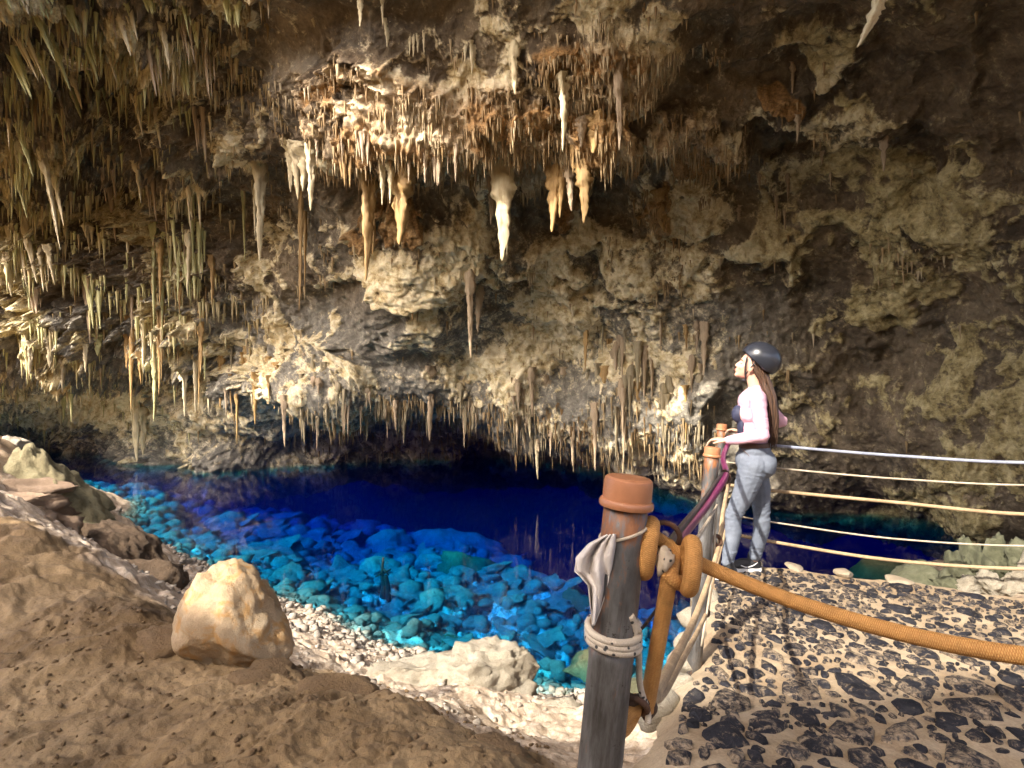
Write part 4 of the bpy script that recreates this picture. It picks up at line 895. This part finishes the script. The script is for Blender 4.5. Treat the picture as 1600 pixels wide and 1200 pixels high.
M_ROPE = mat_rope('orange_rope', (0.44, 0.19, 0.045), (0.62, 0.34, 0.105), (5, 230, 1))
M_ROPE_TAN = mat_rope('tan_rope', (0.36, 0.24, 0.13), (0.58, 0.43, 0.26), (4, 90, 1))
M_CORD = mat_rope('pale_cord', (0.46, 0.37, 0.26), (0.66, 0.57, 0.45), (3, 300, 1))
M_CORDF = mat_rope('flecked_cord', (0.52, 0.43, 0.32), (0.70, 0.62, 0.50), (3, 300, 1), fleck=(0.03, 0.03, 0.03))
M_ROPE_WHITE = mat_rope('white_blue_rope', (0.26, 0.28, 0.36), (0.40, 0.43, 0.54), (3, 200, 1))
M_PURPLE = mat_plain('magenta_hose', (0.14, 0.012, 0.075), 0.35, 0, 0.3, 30)
M_BLACKHOSE = mat_plain('black_hose', (0.02, 0.02, 0.022), 0.4, 0, 0.3, 30)
M_DARKROPE = mat_plain('dark_rope', (0.07, 0.04, 0.025), 0.8, 0, 0.4, 60, 0.5, 200)
M_CLOTH = mat_plain('pale_rag', (0.60, 0.55, 0.50), 0.85, 0, 0.12, 8, 0.2, 120)

def rope_mesh(pts, r, n=14):
    mb = MB(); mb.tube(pts, r, n); me = mb.mesh('rope'); uv = me.uv_layers.new(name='UVMap'); m = len(pts)
    L = [0.0]
    for i in range(1, m): L.append(L[-1]+(Vector(pts[i])-Vector(pts[i-1])).length)
    for p in me.polygons:
        vs = list(p.vertices); ks = [v % n for v in vs]; w = (max(ks)-min(ks)) > n//2
        for li, vtx, k in zip(p.loop_indices, vs, ks): uv.data[li].uv = ((k+(n if (w and k < n//2) else 0))/n, L[vtx//n])
    return me
def rope(name, pts, r, mat, parent=None, label=None, group=None, n=14):
    o = link(name, rope_mesh(pts, r, n), mat, parent)
    if label: tag(o, label, 'rope', group)
    return o

def post(base, top, r, label, group, rings=(), seam=None):
    base = Vector(base); top = Vector(top); ro = empty('fence_post', base); tag(ro, label, 'post', group)
    ax = (top-base).normalized(); L = (top-base).length
    # pipe modelled with its top at local zero of the part so that the rust gathers below the cap
    pr = [(r, -L), (r, -L*0.75), (r*1.01, -L*0.5), (r, -L*0.3), (r*0.995, -0.1), (r, -0.02)]
    if seam: pr = [(r, -L), (r*1.0, -seam-0.03), (r*1.03, -seam-0.022), (r*1.02, -seam-0.004), (r*0.93, -seam), (r*1.01, -seam+0.012), (r*1.0, -seam+0.03), (r, -0.1), (r, -0.02)]
    p = MB().lathe(pr, (0, 0, 0), 40).build('pipe', M_PIPE, ro); p.location = top-base; p.rotation_euler = Vector((0, 0, 1)).rotation_difference(ax).to_euler()
    k = r/0.038
    cp_ = MB().lathe([(0.0395*k, -0.034*k), (0.0455*k, -0.033*k), (0.0468*k, -0.030*k), (0.0468*k, -0.025*k), (0.0450*k, -0.021*k), (0.0418*k, -0.0195*k), (0.0420*k, 0.008*k), (0.0405*k, 0.015*k), (0.037*k, 0.0185*k), (0.025*k, 0.0195*k), (0.010*k, 0.020*k), (0.004*k, 0.021*k)], (0, 0, 0), 40).build('cap', M_CAP, ro); cp_.data.set_sharp_from_angle(angle=R(28))
    cp_.location = top-base; cp_.rotation_euler = p.rotation_euler
    for (q, axis, R1, r1) in rings:
        MB().torus(Vector(q)-base, axis, R1, r1).build('rope_ring', M_RUSTY, ro)
    return ro
GP = 'galvanised fence posts with terracotta caps'
Y1 = 0.93
pt1 = P(981, 762, Y1); pb1 = Vector((0.055, 0.93, -1.60))
post(pb1, pt1, 0.0375, 'nearest weathered grey metal post with terracotta cap and white rag', GP, [((P(1038, 838, 0.95)), (0.3, 0.9, 0.2), 0.026, 0.005), (P(985, 1100, 0.97), (0.3, 0.6, 0.5), 0.03, 0.006)], seam=0.265)
Y2 = 2.9
pt2 = P(1113, 704, Y2); pb2 = P(1082, 1075, Y2)
post(pb2, pt2, 0.038, 'second metal post, rust-topped, left of the standing person', GP, [(P(1134, 745, 2.95), (0.5, -0.8, 0.3), 0.030, 0.009), (P(1121, 845, 2.95), (0.5, -0.8, 0.3), 0.026, 0.011), (P(1104, 957, 2.95), (0.5, -0.8, 0.3), 0.018, 0.008), (P(1128, 762, 2.98), (0.3, -0.9, 0.2), 0.018, 0.006)])
Y3 = 4.3
pt3 = P(1128, 666, Y3); pb3 = P(1118, 890, Y3)
post(pb3, pt3, 0.036, 'farthest metal post at the platform corner in front of the person', GP, [(P(1141, 686, 4.25), (0.2, -0.95, 0.1), 0.028, 0.007), (P(1137, 757, 4.28), (0.2, -0.95, 0.1), 0.02, 0.006), (P(1136, 818, 4.28), (0.2, -0.95, 0.1), 0.02, 0.006)])

# far fence line, from the corner post out of the picture to the right
GF = 'ropes strung along the lake side of the platform'
def far_rope(y_l, y_m, y_r, r, mat, label, x_l=1132, YR=3.75):
    a = P(x_l, y_l, 4.3); m_ = P(1400, y_m, 4.02); b = P(1620, y_r, YR); c_ = P(1900, y_r-14, 3.3)
    rope('rope', crv([a, P(1230, y_l+(y_m-y_l)*0.42, 4.2), m_, b, c_], 44), r, mat, None, label, GF)
far_rope(688, 712, 723, 0.0115, M_ROPE_WHITE, 'white blue rope, topmost of the five ropes right of the person')
far_rope(722, 748, 758, 0.0068, M_CORD, 'thin pale twisted cord, second from the top right of the person')
far_rope(757, 785, 804, 0.0130, M_ROPE_TAN, 'thick tan rope, third from the top right of the person')
far_rope(803, 842, 853, 0.0062, M_CORD, 'thin pale cord, fourth from the top right of the person')
far_rope(832, 876, 889, 0.0125, M_ROPE_TAN, 'thick tan rope, lowest of the five right of the person')

# the thick orange rope tied to the nearest post
rt = empty('thick_rope', P(1060, 880, 0.93)); tag(rt, 'thick orange rope knotted at the nearest post and sagging to the right edge', 'rope')
off = -rt.location
def rp(name, pts, r, n=16): 
    o = rope(name, [Vector(p)+off for p in pts], r, M_ROPE, rt, n=n); return o
rp('span', crv([P(1015, 832, 0.985), P(1050, 856, 0.95), P(1110, 888, 0.915), P(1250, 943, 0.85), P(1420, 992, 0.78), P(1610, 1026, 0.70), P(1900, 1050, 0.62)], 70), 0.0118)
def loop(cx, cy, Y, rx, rz, axis, r, a0=0, a1=6.283, tilt=0):
    c_ = P(cx, cy, Y); ux = Vector(axis).normalized(); uz = Vector((0, 0, 1)); pts = []
    for k in range(33):
        a = a0+(a1-a0)*k/32; pts.append(c_+ux*rx*math.cos(a)+uz*rz*math.sin(a)+Vector((tilt*math.sin(a), 0, 0)))
    return pts
rp('coil', loop(1012, 856, 0.93, 0.024, 0.040, (0.25, 1, 0), 0.0135, tilt=0.006), 0.0150)
rp('coil', loop(1078, 884, 0.90, 0.026, 0.037, (0.15, 1, 0), 0.0135, tilt=0.004), 0.0142)
rp('coil', crv([P(1075, 915, 0.92), P(1050, 905, 0.90), P(1038, 880, 0.92), P(1045, 850, 0.96)], 24), 0.0130)
fe = rock_mesh('frayed_end', 77, 3, 3, 0.35, M_CORDF, True, 2.6); set_co(fe, co_np(fe)*np.array((0.015, 0.015, 0.026))); kn = link('frayed_end', fe, None, rt); kn.location = P(1039, 875, 0.905)+off; kn.rotation_euler = (0, 0.25, 0)
rp('drop', crv([P(1052, 870, 0.93), P(1046, 900, 0.905), P(1036, 960, 0.93), P(1022, 1040, 0.96), P(1010, 1108, 0.985)], 40), 0.0138)
rp('lower_knot', loop(983, 1118, 0.99, 0.02, 0.026, (0.7, 0.7, 0), 0.012, tilt=0.01), 0.0120)
rp('lower_end', crv([P(1005, 1105, 0.99), P(985, 1112, 0.97), P(973, 1125, 0.955), P(974, 1142, 0.95)], 20), 0.0125)
o = rope('binding', crv([P(960, 1125, 1.0), P(985, 1098, 0.975), P(1005, 1092, 0.97), P(1020, 1105, 0.985), P(1008, 1122, 0.99)], 24), 0.009, M_DARKROPE, None, 'dark brown binding around the knot at the foot of the hanging rope')
o = rope('thin_black_cord', crv([P(1035, 940, 0.96), P(1000, 985, 0.98), P(975, 1000, 0.99)], 12), 0.0028, M_DARKROPE, None, 'thin dark cord slanting from the hanging rope to the pale wraps')
rope('tan_rope', crv([P(1012, 1104, 1.02), P(1045, 1045, 1.4), P(1090, 955, 2.2), P(1122, 858, 2.92), P(1130, 800, 3.3), P(1138, 757, 4.25)], 40), 0.0125, M_ROPE_TAN, None, 'tan rope rising from the foot of the hanging rope to the second post middle ring', 'ropes between the near posts')
rope('tan_rope', crv([P(1016, 1098, 1.02), P(1050, 1060, 1.5), P(1104, 957, 2.95), P(1112, 915, 3.3), P(1136, 820, 4.25)], 40), 0.0100, M_ROPE_TAN, None, 'lower tan rope running from the nearest knot through the second post lowest ring', 'ropes between the near posts')
rope('pale_cord', sag(P(1085, 848, 1.2), P(1121, 788, 2.95), 0.004), 0.0055, M_CORD, None, 'thin pale cord slanting up to the second post between the thick ropes')
rope('pale_cord', crv([P(1120, 790, 2.95), P(1112, 900, 2.9), P(1096, 1010, 2.85)], 12), 0.006, M_CORD, None, 'thin pale cord hanging down along the second post')
rope('magenta_hose', crv([P(1046, 866, 1.0), P(1075, 826, 1.45), P(1108, 785, 2.3), P(1134, 742, 2.95), P(1130, 715, 3.6), P(1140, 688, 4.22)], 40), [0.0095+0.0075*min(1, k/20) for k in range(41)], M_PURPLE, None, 'shiny magenta rope climbing from the nearest knot to the second post')
rope('black_hose', crv([P(1041, 858, 1.02), P(1070, 818, 1.45), P(1102, 778, 2.3), P(1130, 738, 2.97)], 30), 0.0095, M_BLACKHOSE, None, 'black rope beside the magenta one')
# pale flecked cord: three wraps round the nearest post and a hanging tail
pax = (pt1-pb1).normalized(); cw = pb1 + pax*((P(946, 990, Y1).z-pb1.z)/pax.z)
wr = empty('flecked_cord', cw); tag(wr, 'pale black-flecked cord wrapped round the nearest post with a hanging tail', 'cord')
pts = []
for k in range(120):
    a = k/119*6.283*3.2; pts.append(Vector((0.0432*math.cos(a), 0.0432*math.sin(a), 0.016-0.034*k/119+0.004*math.sin(a*0.9))))
rope('wraps', pts, 0.0062, M_CORDF, wr)
rope('tail', crv([Vector((0.040, -0.018, 0.012)), P(985, 962, 0.90)-cw, P(997, 1010, 0.92)-cw, P(1000, 1070, 0.95)-cw, P(1012, 1112, 0.965)-cw, P(1012, 1130, 0.96)-cw], 40), 0.0056, M_CORDF, wr)
# white rag with its string
rg = empty('white_rag', P(940, 850, 0.90)); tag(rg, 'crumpled white rag hanging by a string from the nearest post', 'rag')
cs = pb1 + pax*((P(965, 830, Y1).z-pb1.z)/pax.z)
pts = [cs+Vector((0.0400*math.cos(a), 0.0400*math.sin(a), 0.012*math.cos(a)))-rg.location for a in np.linspace(0, 6.283, 40)]
rope('string', pts, 0.0026, M_CORD, rg)
nu_, nv_ = 40, 60; Vr = []
Lf = [(948,836),(920,850),(900,872),(897,893),(905,900),(918,915),(922,950),(926,978)]; Rt = [(962,834),(962,850),(958,870),(955,890),(952,905),(948,925),(940,950),(930,976)]
def il(L, s): 
    k = s*(len(L)-1); i = min(int(k), len(L)-2); f = k-i; return L[i][0]*(1-f)+L[i+1][0]*f, L[i][1]*(1-f)+L[i+1][1]*f
for j in range(nv_):
    s_ = j/(nv_-1); l_, r_ = il(Lf, s_), il(Rt, s_)
    for i in range(nu_):
        w = i/(nu_-1); dep = Y1-0.034-0.012*math.sin(w*9+s_*4)*(0.3+s_)-0.010*math.sin(w*17-s_*6)*(1-s_*0.4)+0.018*(1-w)
        Vr.append(P(l_[0]*(1-w)+r_[0]*w, l_[1]*(1-w)+r_[1]*w, dep)-rg.location)
me = mesh_np('cloth', np.array([tuple(v) for v in Vr]), grid_faces(nv_, nu_)); o = link('cloth', me, M_CLOTH, rg)
md = o.modifiers.new('solid', 'SOLIDIFY'); md.thickness = 0.0015

# ------------------------------------------------------------------ the visitor
# local frame: x right in the picture (she faces -x), y away from the camera, z up from the platform
WP = Vector((1.742, 4.08, PZ+0.012))
M_SKIN = mat_plain('skin', (0.62, 0.36, 0.25), 0.5, 0, 0.06, 10)
M_LIP = mat_plain('lips', (0.45, 0.14, 0.12), 0.4, 0, 0.05)
M_TOP = mat_plain('pale_pink_top', (0.62, 0.36, 0.44), 0.7, 0, 0.05, 8, 0.15, 90)
M_NAVY = mat_plain('navy_panel', (0.025, 0.028, 0.06), 0.7, 0, 0.2, 20)
t = NT('jeans'); v = t.tc('Object'); n1 = t.noise(v, 6, 5, 0.6); n2 = t.noise(v, 260, 3, 0.6)
t.col(t.mix(0.25, t.ramp(n1, [(0.3, (0.105, 0.122, 0.158)), (0.7, (0.165, 0.187, 0.228))]), t.ramp(n2, [(0.3, 0.2), (0.7, 0.8)]), 'OVERLAY')); t.rough(0.85); t.bump(n2, 0.25, 0.002); M_JEANS = t.m
M_SKINSHADE_TRIM = mat_plain('brown_skin_shade_and_trim', (0.10, 0.055, 0.035), 0.7, 0, 0.2, 20)  # brown of shaded bare skin at the waist, also used for seam and studs
M_HELM = mat_plain('black_helmet', (0.022, 0.024, 0.032), 0.28, 0, 0.2, 10)
M_STRAP = mat_plain('black_strap', (0.02, 0.02, 0.022), 0.6)
M_WHITE = mat_plain('white_rubber', (0.75, 0.74, 0.72), 0.6, 0, 0.06)
t = NT('brown_hair'); v = t.tc('Object', (1, 1, 0.06)); n1 = t.noise(v, 130, 5, 0.7)
t.col(t.ramp(n1, [(0.3, (0.022, 0.012, 0.008)), (0.7, (0.13, 0.07, 0.04))])); t.rough(0.45); M_HAIR = t.m

def fuse(name, mb, vox, mat, parent, sm=3, post_=None):
    me = mb.mesh(name); o = link(name, me, mat, parent)
    md = o.modifiers.new('r', 'REMESH'); md.mode = 'VOXEL'; md.voxel_size = vox
    m2 = o.modifiers.new('s', 'SMOOTH'); m2.factor = 0.5; m2.iterations = sm
    dg = bpy.context.evaluated_depsgraph_get(); dg.update(); new = bpy.data.meshes.new_from_object(o.evaluated_get(dg))
    o.modifiers.clear(); o.data = new
    if not new.materials: new.materials.append(mat)
    new.polygons.foreach_set('use_smooth', [True]*len(new.polygons))
    if post_ is not None:
        V = co_np(new); N = no_np(new); set_co(new, post_(V, N))
    return o
Wm = empty('person', WP); Wm.rotation_euler = (0, 0, -0.40); tag(Wm, 'person in black helmet, pale pink top and light jeans looking up at the ceiling', 'person')
E = lambda x, y, z, rx, ry, rz, M=None: ((x, y, z), (rx, ry, rz), M)
def ell(mb, L):
    for c_, r_, M in L: mb.ball(c_, r_, 20, 14, M)
Ry = lambda a: Matrix.Rotation(a, 3, 'Y')
def torso(mb, g=0.0, bust=True):
    ell(mb, [E(.060, 0, 1.30, .098+g, .150+g, .105+g, Ry(.10)), E(.045, 0, 1.215, .105+g, .145+g, .10+g), E(.058, 0, 1.12, .092+g, .128+g, .12+g), E(.065, 0, 1.03, .090+g, .120+g, .10+g)
             ] + ([E(-.022, -.062, 1.215, .058+g, .058+g, .062+g), E(-.022, .062, 1.215, .058+g, .058+g, .062+g)] if bust else [E(-.005, -.055, 1.235, .058, .055, .05), E(-.005, .055, 1.235, .058, .055, .05)]))
    mb.cone((.085, -.13, 1.335), (.085, .13, 1.335), .055+g, .055+g)
def arms(mb, g=0.0, upto=1.0):
    mb.cone((.088, -.160, 1.325), (.118, -.205, 1.075), .052+g, .040+g); w = Vector((-.12, -.135, 1.02)); e = Vector((.118, -.205, 1.075)); mb.cone(e, e.lerp(w, upto), .041+g, .041+g+(.028-.041)*upto)
    mb.cone((.095, .160, 1.325), (.262, .235, 1.150), .050+g, .039+g); w = Vector((-.03, .205, 1.06)); e = Vector((.262, .235, 1.150)); mb.cone(e, e.lerp(w, upto), .040+g, .040+g+(.027-.040)*upto)
# body: one continuous skin
mb = MB(); torso(mb); arms(mb)
ell(mb, [E(.075, 0, .90, .095, .130, .10)])
mb.cone((.082, 0, 1.38), (.058, 0, 1.51), .050, .049)
HT = R(25); HF = Vector((-math.cos(HT), 0, math.sin(HT))); HU = Vector((math.sin(HT), 0, math.cos(HT))); HP = Vector((.047, 0, 1.570))
HM = Matrix((HF, Vector((0, 1, 0)), HU)).transposed()
H = lambda a, y, h: HP+HF*a+Vector((0, y, 0))+HU*h
def hb(a, y, h, ra, ry, rh): mb.ball(H(a, y, h), (ra, ry, rh), 18, 12, HM)
hb(-.008, 0, .030, .092, .072, .088); hb(.030, 0, -.040, .056, .054, .068); hb(.060, 0, -.098, .021, .024, .017); hb(.030, 0, -.085, .045, .040, .022)
mb.cone(H(.080, 0, .004), H(.096, 0, -.034), .009, .0115, 10); hb(.088, -.009, -.038, .010, .007, .006); hb(.088, .009, -.038, .010, .007, .006)
hb(.083, 0, -.061, .011, .020, .0060); hb(.081, 0, -.073, .011, .018, .0065); hb(.074, 0, .020, .014, .044, .010)
for sy in (-1, 1): hb(.050, sy*.036, -.034, .030, .020, .026); hb(-.006, sy*.073, -.022, .018, .009, .028)
def hand(mb, w, fwd, side, up, curl):
    w = Vector(w); fwd = Vector(fwd).normalized(); side = Vector(side).normalized(); up = Vector(up).normalized()
    M = Matrix((fwd, side, up)).transposed()
    mb.ball(w+fwd*.045, (.050, .038, .017), 14, 10, M)
    for k, L in enumerate((.066, .076, .070, .054)):
        a = w+fwd*.082+side*(-.028+.0187*k); b_ = a+fwd*L*.45-up*L*.10*curl; c_ = b_+fwd*L*.30-up*L*.30*curl; d_ = c_+fwd*L*.10-up*L*.25*curl
        mb.cone(a, b_, .0090, .0082, 8); mb.cone(b_, c_, .0082, .0076, 8); mb.cone(c_, d_, .0076, .0066, 8)
    a = w+fwd*.018-side*.032; b_ = a+fwd*.035-side*.022-up*.008; c_ = b_+fwd*.028-side*.004-up*.012; mb.cone(a, b_, .012, .0095, 8); mb.cone(b_, c_, .0095, .008, 8)
hand(mb, (-.115, -.137, 1.021), (-1, .25, .10), (.2, .9, .1), (.05, -.1, 1), 1.3)
hand(mb, (-.022, .206, 1.062), (-1, -.25, .18), (.2, -.9, .1), (.1, 0, 1), 1.4)
for sx, kx, ax_, hy in ((-1, (-.078, -.085, .455), (-.112, -.118, .105), -.082), (1, (.124, .095, .455), (.076, .128, .105), .082)):
    kx = Vector(kx); ax_ = Vector(ax_); mid = Vector((.062, hy, .84)).lerp(kx, .5)+Vector((.012, 0, 0)); calf = kx.lerp(ax_, .35)+Vector((.014, 0, 0))
    mb.cone((.062, hy, .84), mid, .080, .060); mb.cone(mid, kx, .060, .040); mb.cone(kx, calf, .040, .040); mb.cone(calf, ax_, .040, .030)
body = fuse('body', mb, .0055, M_SKIN, Wm, 3)
# eyes
for sy in (-1, 1):
    e = MB().ball(H(.074, sy*.030, -.002), (.008, .013, .0075), 14, 10, HM).build('eye', M_WHITE, Wm); MB().ball(H(.0805, sy*.030, -.001), (.0030, .0055, .0055), 12, 8, HM).build('iris', M_HAIR, e)
    MB().cone(H(.086, sy*.016, .020), H(.074, sy*.048, .018), .0035, .0022, 8).build('eyebrow', M_HAIR, Wm)
MB().ball(H(.0900, 0, -.067), (.0045, .0185, .0100), 16, 10, HM).build('lips', M_LIP, Wm)
# top
mb = MB(); torso(mb, .007, False); arms(mb, .006, 0.93); mb.cone((.083, 0, 1.37), (.078, 0, 1.405), .058, .053)
def wrinkle(amp, fr, fz):
    def f(V, N):
        q = np.column_stack([V[:, 0]*fr, V[:, 1]*fr, V[:, 2]*fz]); h = ridged(q+0.5*fbm(q, 2, 611)[:, None], 2, 600, 0.5)-0.6
        return V+N*(amp*h)[:, None]
    return f
def cut(V, N):
    V = wrinkle(.0035, 6, 17)(V, N); low = V[:, 2] < .99; V[low, 2] = .99+(V[low, 2]-.99)*0.05; return V
topo = fuse('top', mb, .006, M_TOP, Wm, 4, cut)
# navy front panel of the top
mb = MB(); ell(mb, [E(-.034, -.058, 1.214, .055, .062, .068), E(-.034, .058, 1.214, .055, .062, .068), E(-.014, 0, 1.13, .038, .112, .12), E(-.005, 0, 1.05, .040, .108, .07), E(.0, 0, 1.06, .036, .094, .08)])
o = fuse('front_panel', mb, .006, M_NAVY, topo, 4)
# jeans
mb = MB(); ell(mb, [E(.072, 0, .945, .112, .152, .085), E(.085, -.035, .865, .135, .115, .11), E(.085, .035, .865, .135, .115, .11), E(.125, -.070, .845, .090, .085, .092), E(.128, .070, .845, .090, .085, .092), E(.02, 0, .87, .085, .13, .10)])
for kx, ax_, hy in (((-.078, -.085, .455), (-.112, -.118, .125), -.082), ((.124, .095, .455), (.076, .128, .125), .082)):
    kx = Vector(kx); ax_ = Vector(ax_); hp = Vector((.062, hy, .84)); mid = hp.lerp(kx, .5)+Vector((.012, 0, 0))
    mb.cone(hp, mid, .104, .080); mb.cone(mid, kx, .080, .057); calf = kx.lerp(ax_, .35)+Vector((.016, 0, 0)); mb.cone(kx, calf, .057, .057); mb.cone(calf, ax_, .057, .043)
def jw(V, N):
    q = np.column_stack([V[:, 0]*7, V[:, 1]*7, V[:, 2]*14]); h = ridged(q+0.6*fbm(q*0.7, 2, 631)[:, None], 3, 620, 0.5)-0.6
    kz = 0.35+0.9*np.exp(-((V[:, 2]-.47)/.10)**2)+1.3*np.exp(-((V[:, 2]-.16)/.07)**2)+0.7*np.exp(-((V[:, 2]-.78)/.07)**2)
    V = V+N*(.0048*h*kz)[:, None]; lo = V[:, 2] < .088; V[lo, 2] = .088+(V[lo, 2]-.088)*0.1; hi = V[:, 2] > .985; V[hi, 2] = .985+(V[hi, 2]-.985)*0.1
    return V
jn = fuse('jeans', mb, .006, M_JEANS, Wm, 4, jw)
mb = MB(); ring = [(0.070+0.108*math.cos(a), 0.140*math.sin(a), .985) for a in np.linspace(0, 6.283, 40)]
mb = MB().lathe([(1.0, -.022), (1.04, -.02), (1.04, .02), (1.0, .022)], (0, 0, 0), 44); mb.v = [Vector((.068+.103*q.x, .136*q.y, .985+q.z)) for q in mb.v]
mb.build('shaded_waist_skin', M_SKINSHADE_TRIM, jn)  # strip of bare skin at the waist, its shade put into the brown
mb = MB().tube(crv([(-.018, -.118, .965), (.02, -.138, .93), (.045, -.148, .90)], 14), .0022, 6); mb.build('pocket_seam', M_SKINSHADE_TRIM, jn)
# shoes
for c_, a in (((-.150, -.125, 0), 0.1), ((.020, .135, 0), 0.35)):
    s_ = empty('shoe', c_); s_.parent = Wm; s_.rotation_euler = (0, 0, a)
    mb = MB(); ell(mb, [E(-.075, 0, .040, .062, .042, .036), E(-.02, 0, .050, .075, .040, .045), E(.055, 0, .055, .052, .038, .052)]); mb.cone((.05, 0, .07), (.045, 0, .115), .042, .040)
    fuse('upper', mb, .006, M_STRAP, s_, 2)
    mb = MB(); outl = [(-.142, 0), (-.128, -.030), (-.08, -.046), (-.02, -.040), (.06, -.038), (.100, -.028), (.110, 0), (.100, .028), (.06, .038), (-.02, .040), (-.08, .046), (-.128, .030)]
    n = len(outl); mb.v = [Vector((x, y, z)) for z in (0.0, .024) for x, y in outl]; mb.f = [tuple(reversed(range(n))), tuple(range(n, 2*n))]+[(k, (k+1) % n, n+(k+1) % n, n+k) for k in range(n)]
    mb.build('sole', M_WHITE, s_, False)
    MB().tube(crv([(-.06, -.0405, .05), (-.02, -.0415, .038), (.03, -.0400, .050), (.065, -.036, .075)], 16), .0042, 6).build('side_stripe', M_WHITE, s_)
# hair: falling from under the helmet to the waist
mb = MB(); rh = random.Random(4)
for k in range(150):
    a = rh.uniform(0, 6.28); q = math.sqrt(rh.random()); dx, dy = .042*q*math.cos(a), .055*q*math.sin(a)
    p0 = Vector((.105+dx*.8, dy, 1.585)); p1 = Vector((.135+dx, dy*1.1, 1.46)); p2 = Vector((.178+dx*.9, dy*1.15-.01, 1.33)); p3 = Vector((.192+dx*.8+rh.uniform(-.01, .01), dy*1.05-.02, 1.17)); p4 = Vector((.188+dx*.5+rh.uniform(-.016, .016), dy*.7-.03, 1.02+rh.uniform(-.06, .06)))
    mb.tube(crv([p0, p1, p2, p3, p4], 20), [.0075*(1-.85*max(0, (j-8)/12)) for j in range(21)], 5)
hr = mb.build('hair', M_HAIR, Wm)
mb = MB()
for k in range(40):
    dy = rh.choice((-1, 1))*rh.uniform(.035, .068); x0 = rh.uniform(.03, .10)
    mb.tube(crv([(x0, dy, 1.64), (x0+.012, dy*1.06, 1.58), (x0+.035, dy*1.05, 1.51), (.135+rh.uniform(-.02, .02), dy*.9, 1.44)], 12), .0065, 5)
mb.build('side_hair', M_HAIR, hr)
# helmet
hm = empty('helmet', (.112, 0, 1.622)); hm.parent = Wm; hm.rotation_euler = (0, 0.48, 0)
n, m = 48, 26; V = []
for i in range(m):
    tq = i/(m-1)
    for k in range(n):
        a = 6.283*k/n; cut_ = 1.78 + 0.34*smooth(-0.3, 0.7, np.array(math.cos(a))).item()+0.06*abs(math.sin(a))**3 - 0.22*smooth(0.2, 1.0, np.array(-math.cos(a))).item()
        th = tq*cut_; r_ = Vector((.134, .103, .118)); V.append((r_.x*math.sin(th+.002)*math.cos(a), r_.y*math.sin(th+.002)*math.sin(a), r_.z*math.cos(th)))
me = mesh_np('shell', np.array(V), grid_faces(m, n, True)); sh_ = link('shell', me, M_HELM, hm); md = sh_.modifiers.new('solid', 'SOLIDIFY'); md.thickness = .010; md.offset = -1
rimp = [Vector(V[(m-1)*n+k]) for k in range(n)]; MB().tube(rimp+[rimp[0]], .0045, 8).build('rim', M_STRAP, hm)
M_VENT = mat_plain('vent_dark', (0.004, 0.004, 0.012), 0.8); M_LOGO = mat_plain('helmet_mark', (0.7, 0.7, 0.72), 0.5)
def on_helm(th, a, k=1.004): return Vector((.134*k*math.sin(th)*math.cos(a), .103*k*math.sin(th)*math.sin(a), .118*k*math.cos(th)))
for sy in (-1, 1):
    for (a, th, s_) in ((2.45, .82, .14), (2.05, .80, .13), (1.62, .86, .17)):
        mb = MB(); tri = [on_helm(th-s_*.6, sy*a), on_helm(th+s_*.7, sy*(a-.20)), on_helm(th+s_*.5, sy*(a+.22))]; cen = (tri[0]+tri[1]+tri[2])/3
        mb.v = [p+cen.normalized()*.0055 for p in tri]+[p*.93 for p in tri]; mb.f = [(0, 1, 2), (5, 4, 3), (0, 3, 4, 1), (1, 4, 5, 2), (2, 5, 3, 0)]; mb.build('vent', M_VENT, hm, False)
    for j, (da, h) in enumerate(((0, .05), (.05, .035), (.09, .05), (.14, .05), (.19, .035))):
        mb = MB(); a = sy*(.62+da); mb.tube([on_helm(1.40-h, a, 1.012), on_helm(1.40+h, a+sy*(.03 if j % 2 else -.01), 1.008)], .0055, 6); mb.build('mark', M_LOGO, hm)
    mb = MB(); mb.lathe([(.010, 0), (.010, .003), (.004, .0045)], on_helm(1.72, sy*1.15, 1.0), 14, on_helm(1.72, sy*1.15).normalized()); mb.build('stud', M_SKINSHADE_TRIM, hm)
mb = MB()
for sy in (-1, 1):
    mb.tube(crv([(.020, sy*.078, 1.640), (.006, sy*.072, 1.565), (.006, sy*.050, 1.505), (.012, sy*.012, 1.478)], 16), .0055, 6, flat=0.5)
    mb.tube(crv([(.085, sy*.083, 1.605), (.045, sy*.080, 1.560), (.005, sy*.052, 1.503)], 12), .0045, 6, flat=0.5)
cs_ = mb.build('chin_strap', M_STRAP, Wm); MB().ball((-.002, -.012, 1.468), (.016, .012, .010)).build('buckle', M_STRAP, cs_)
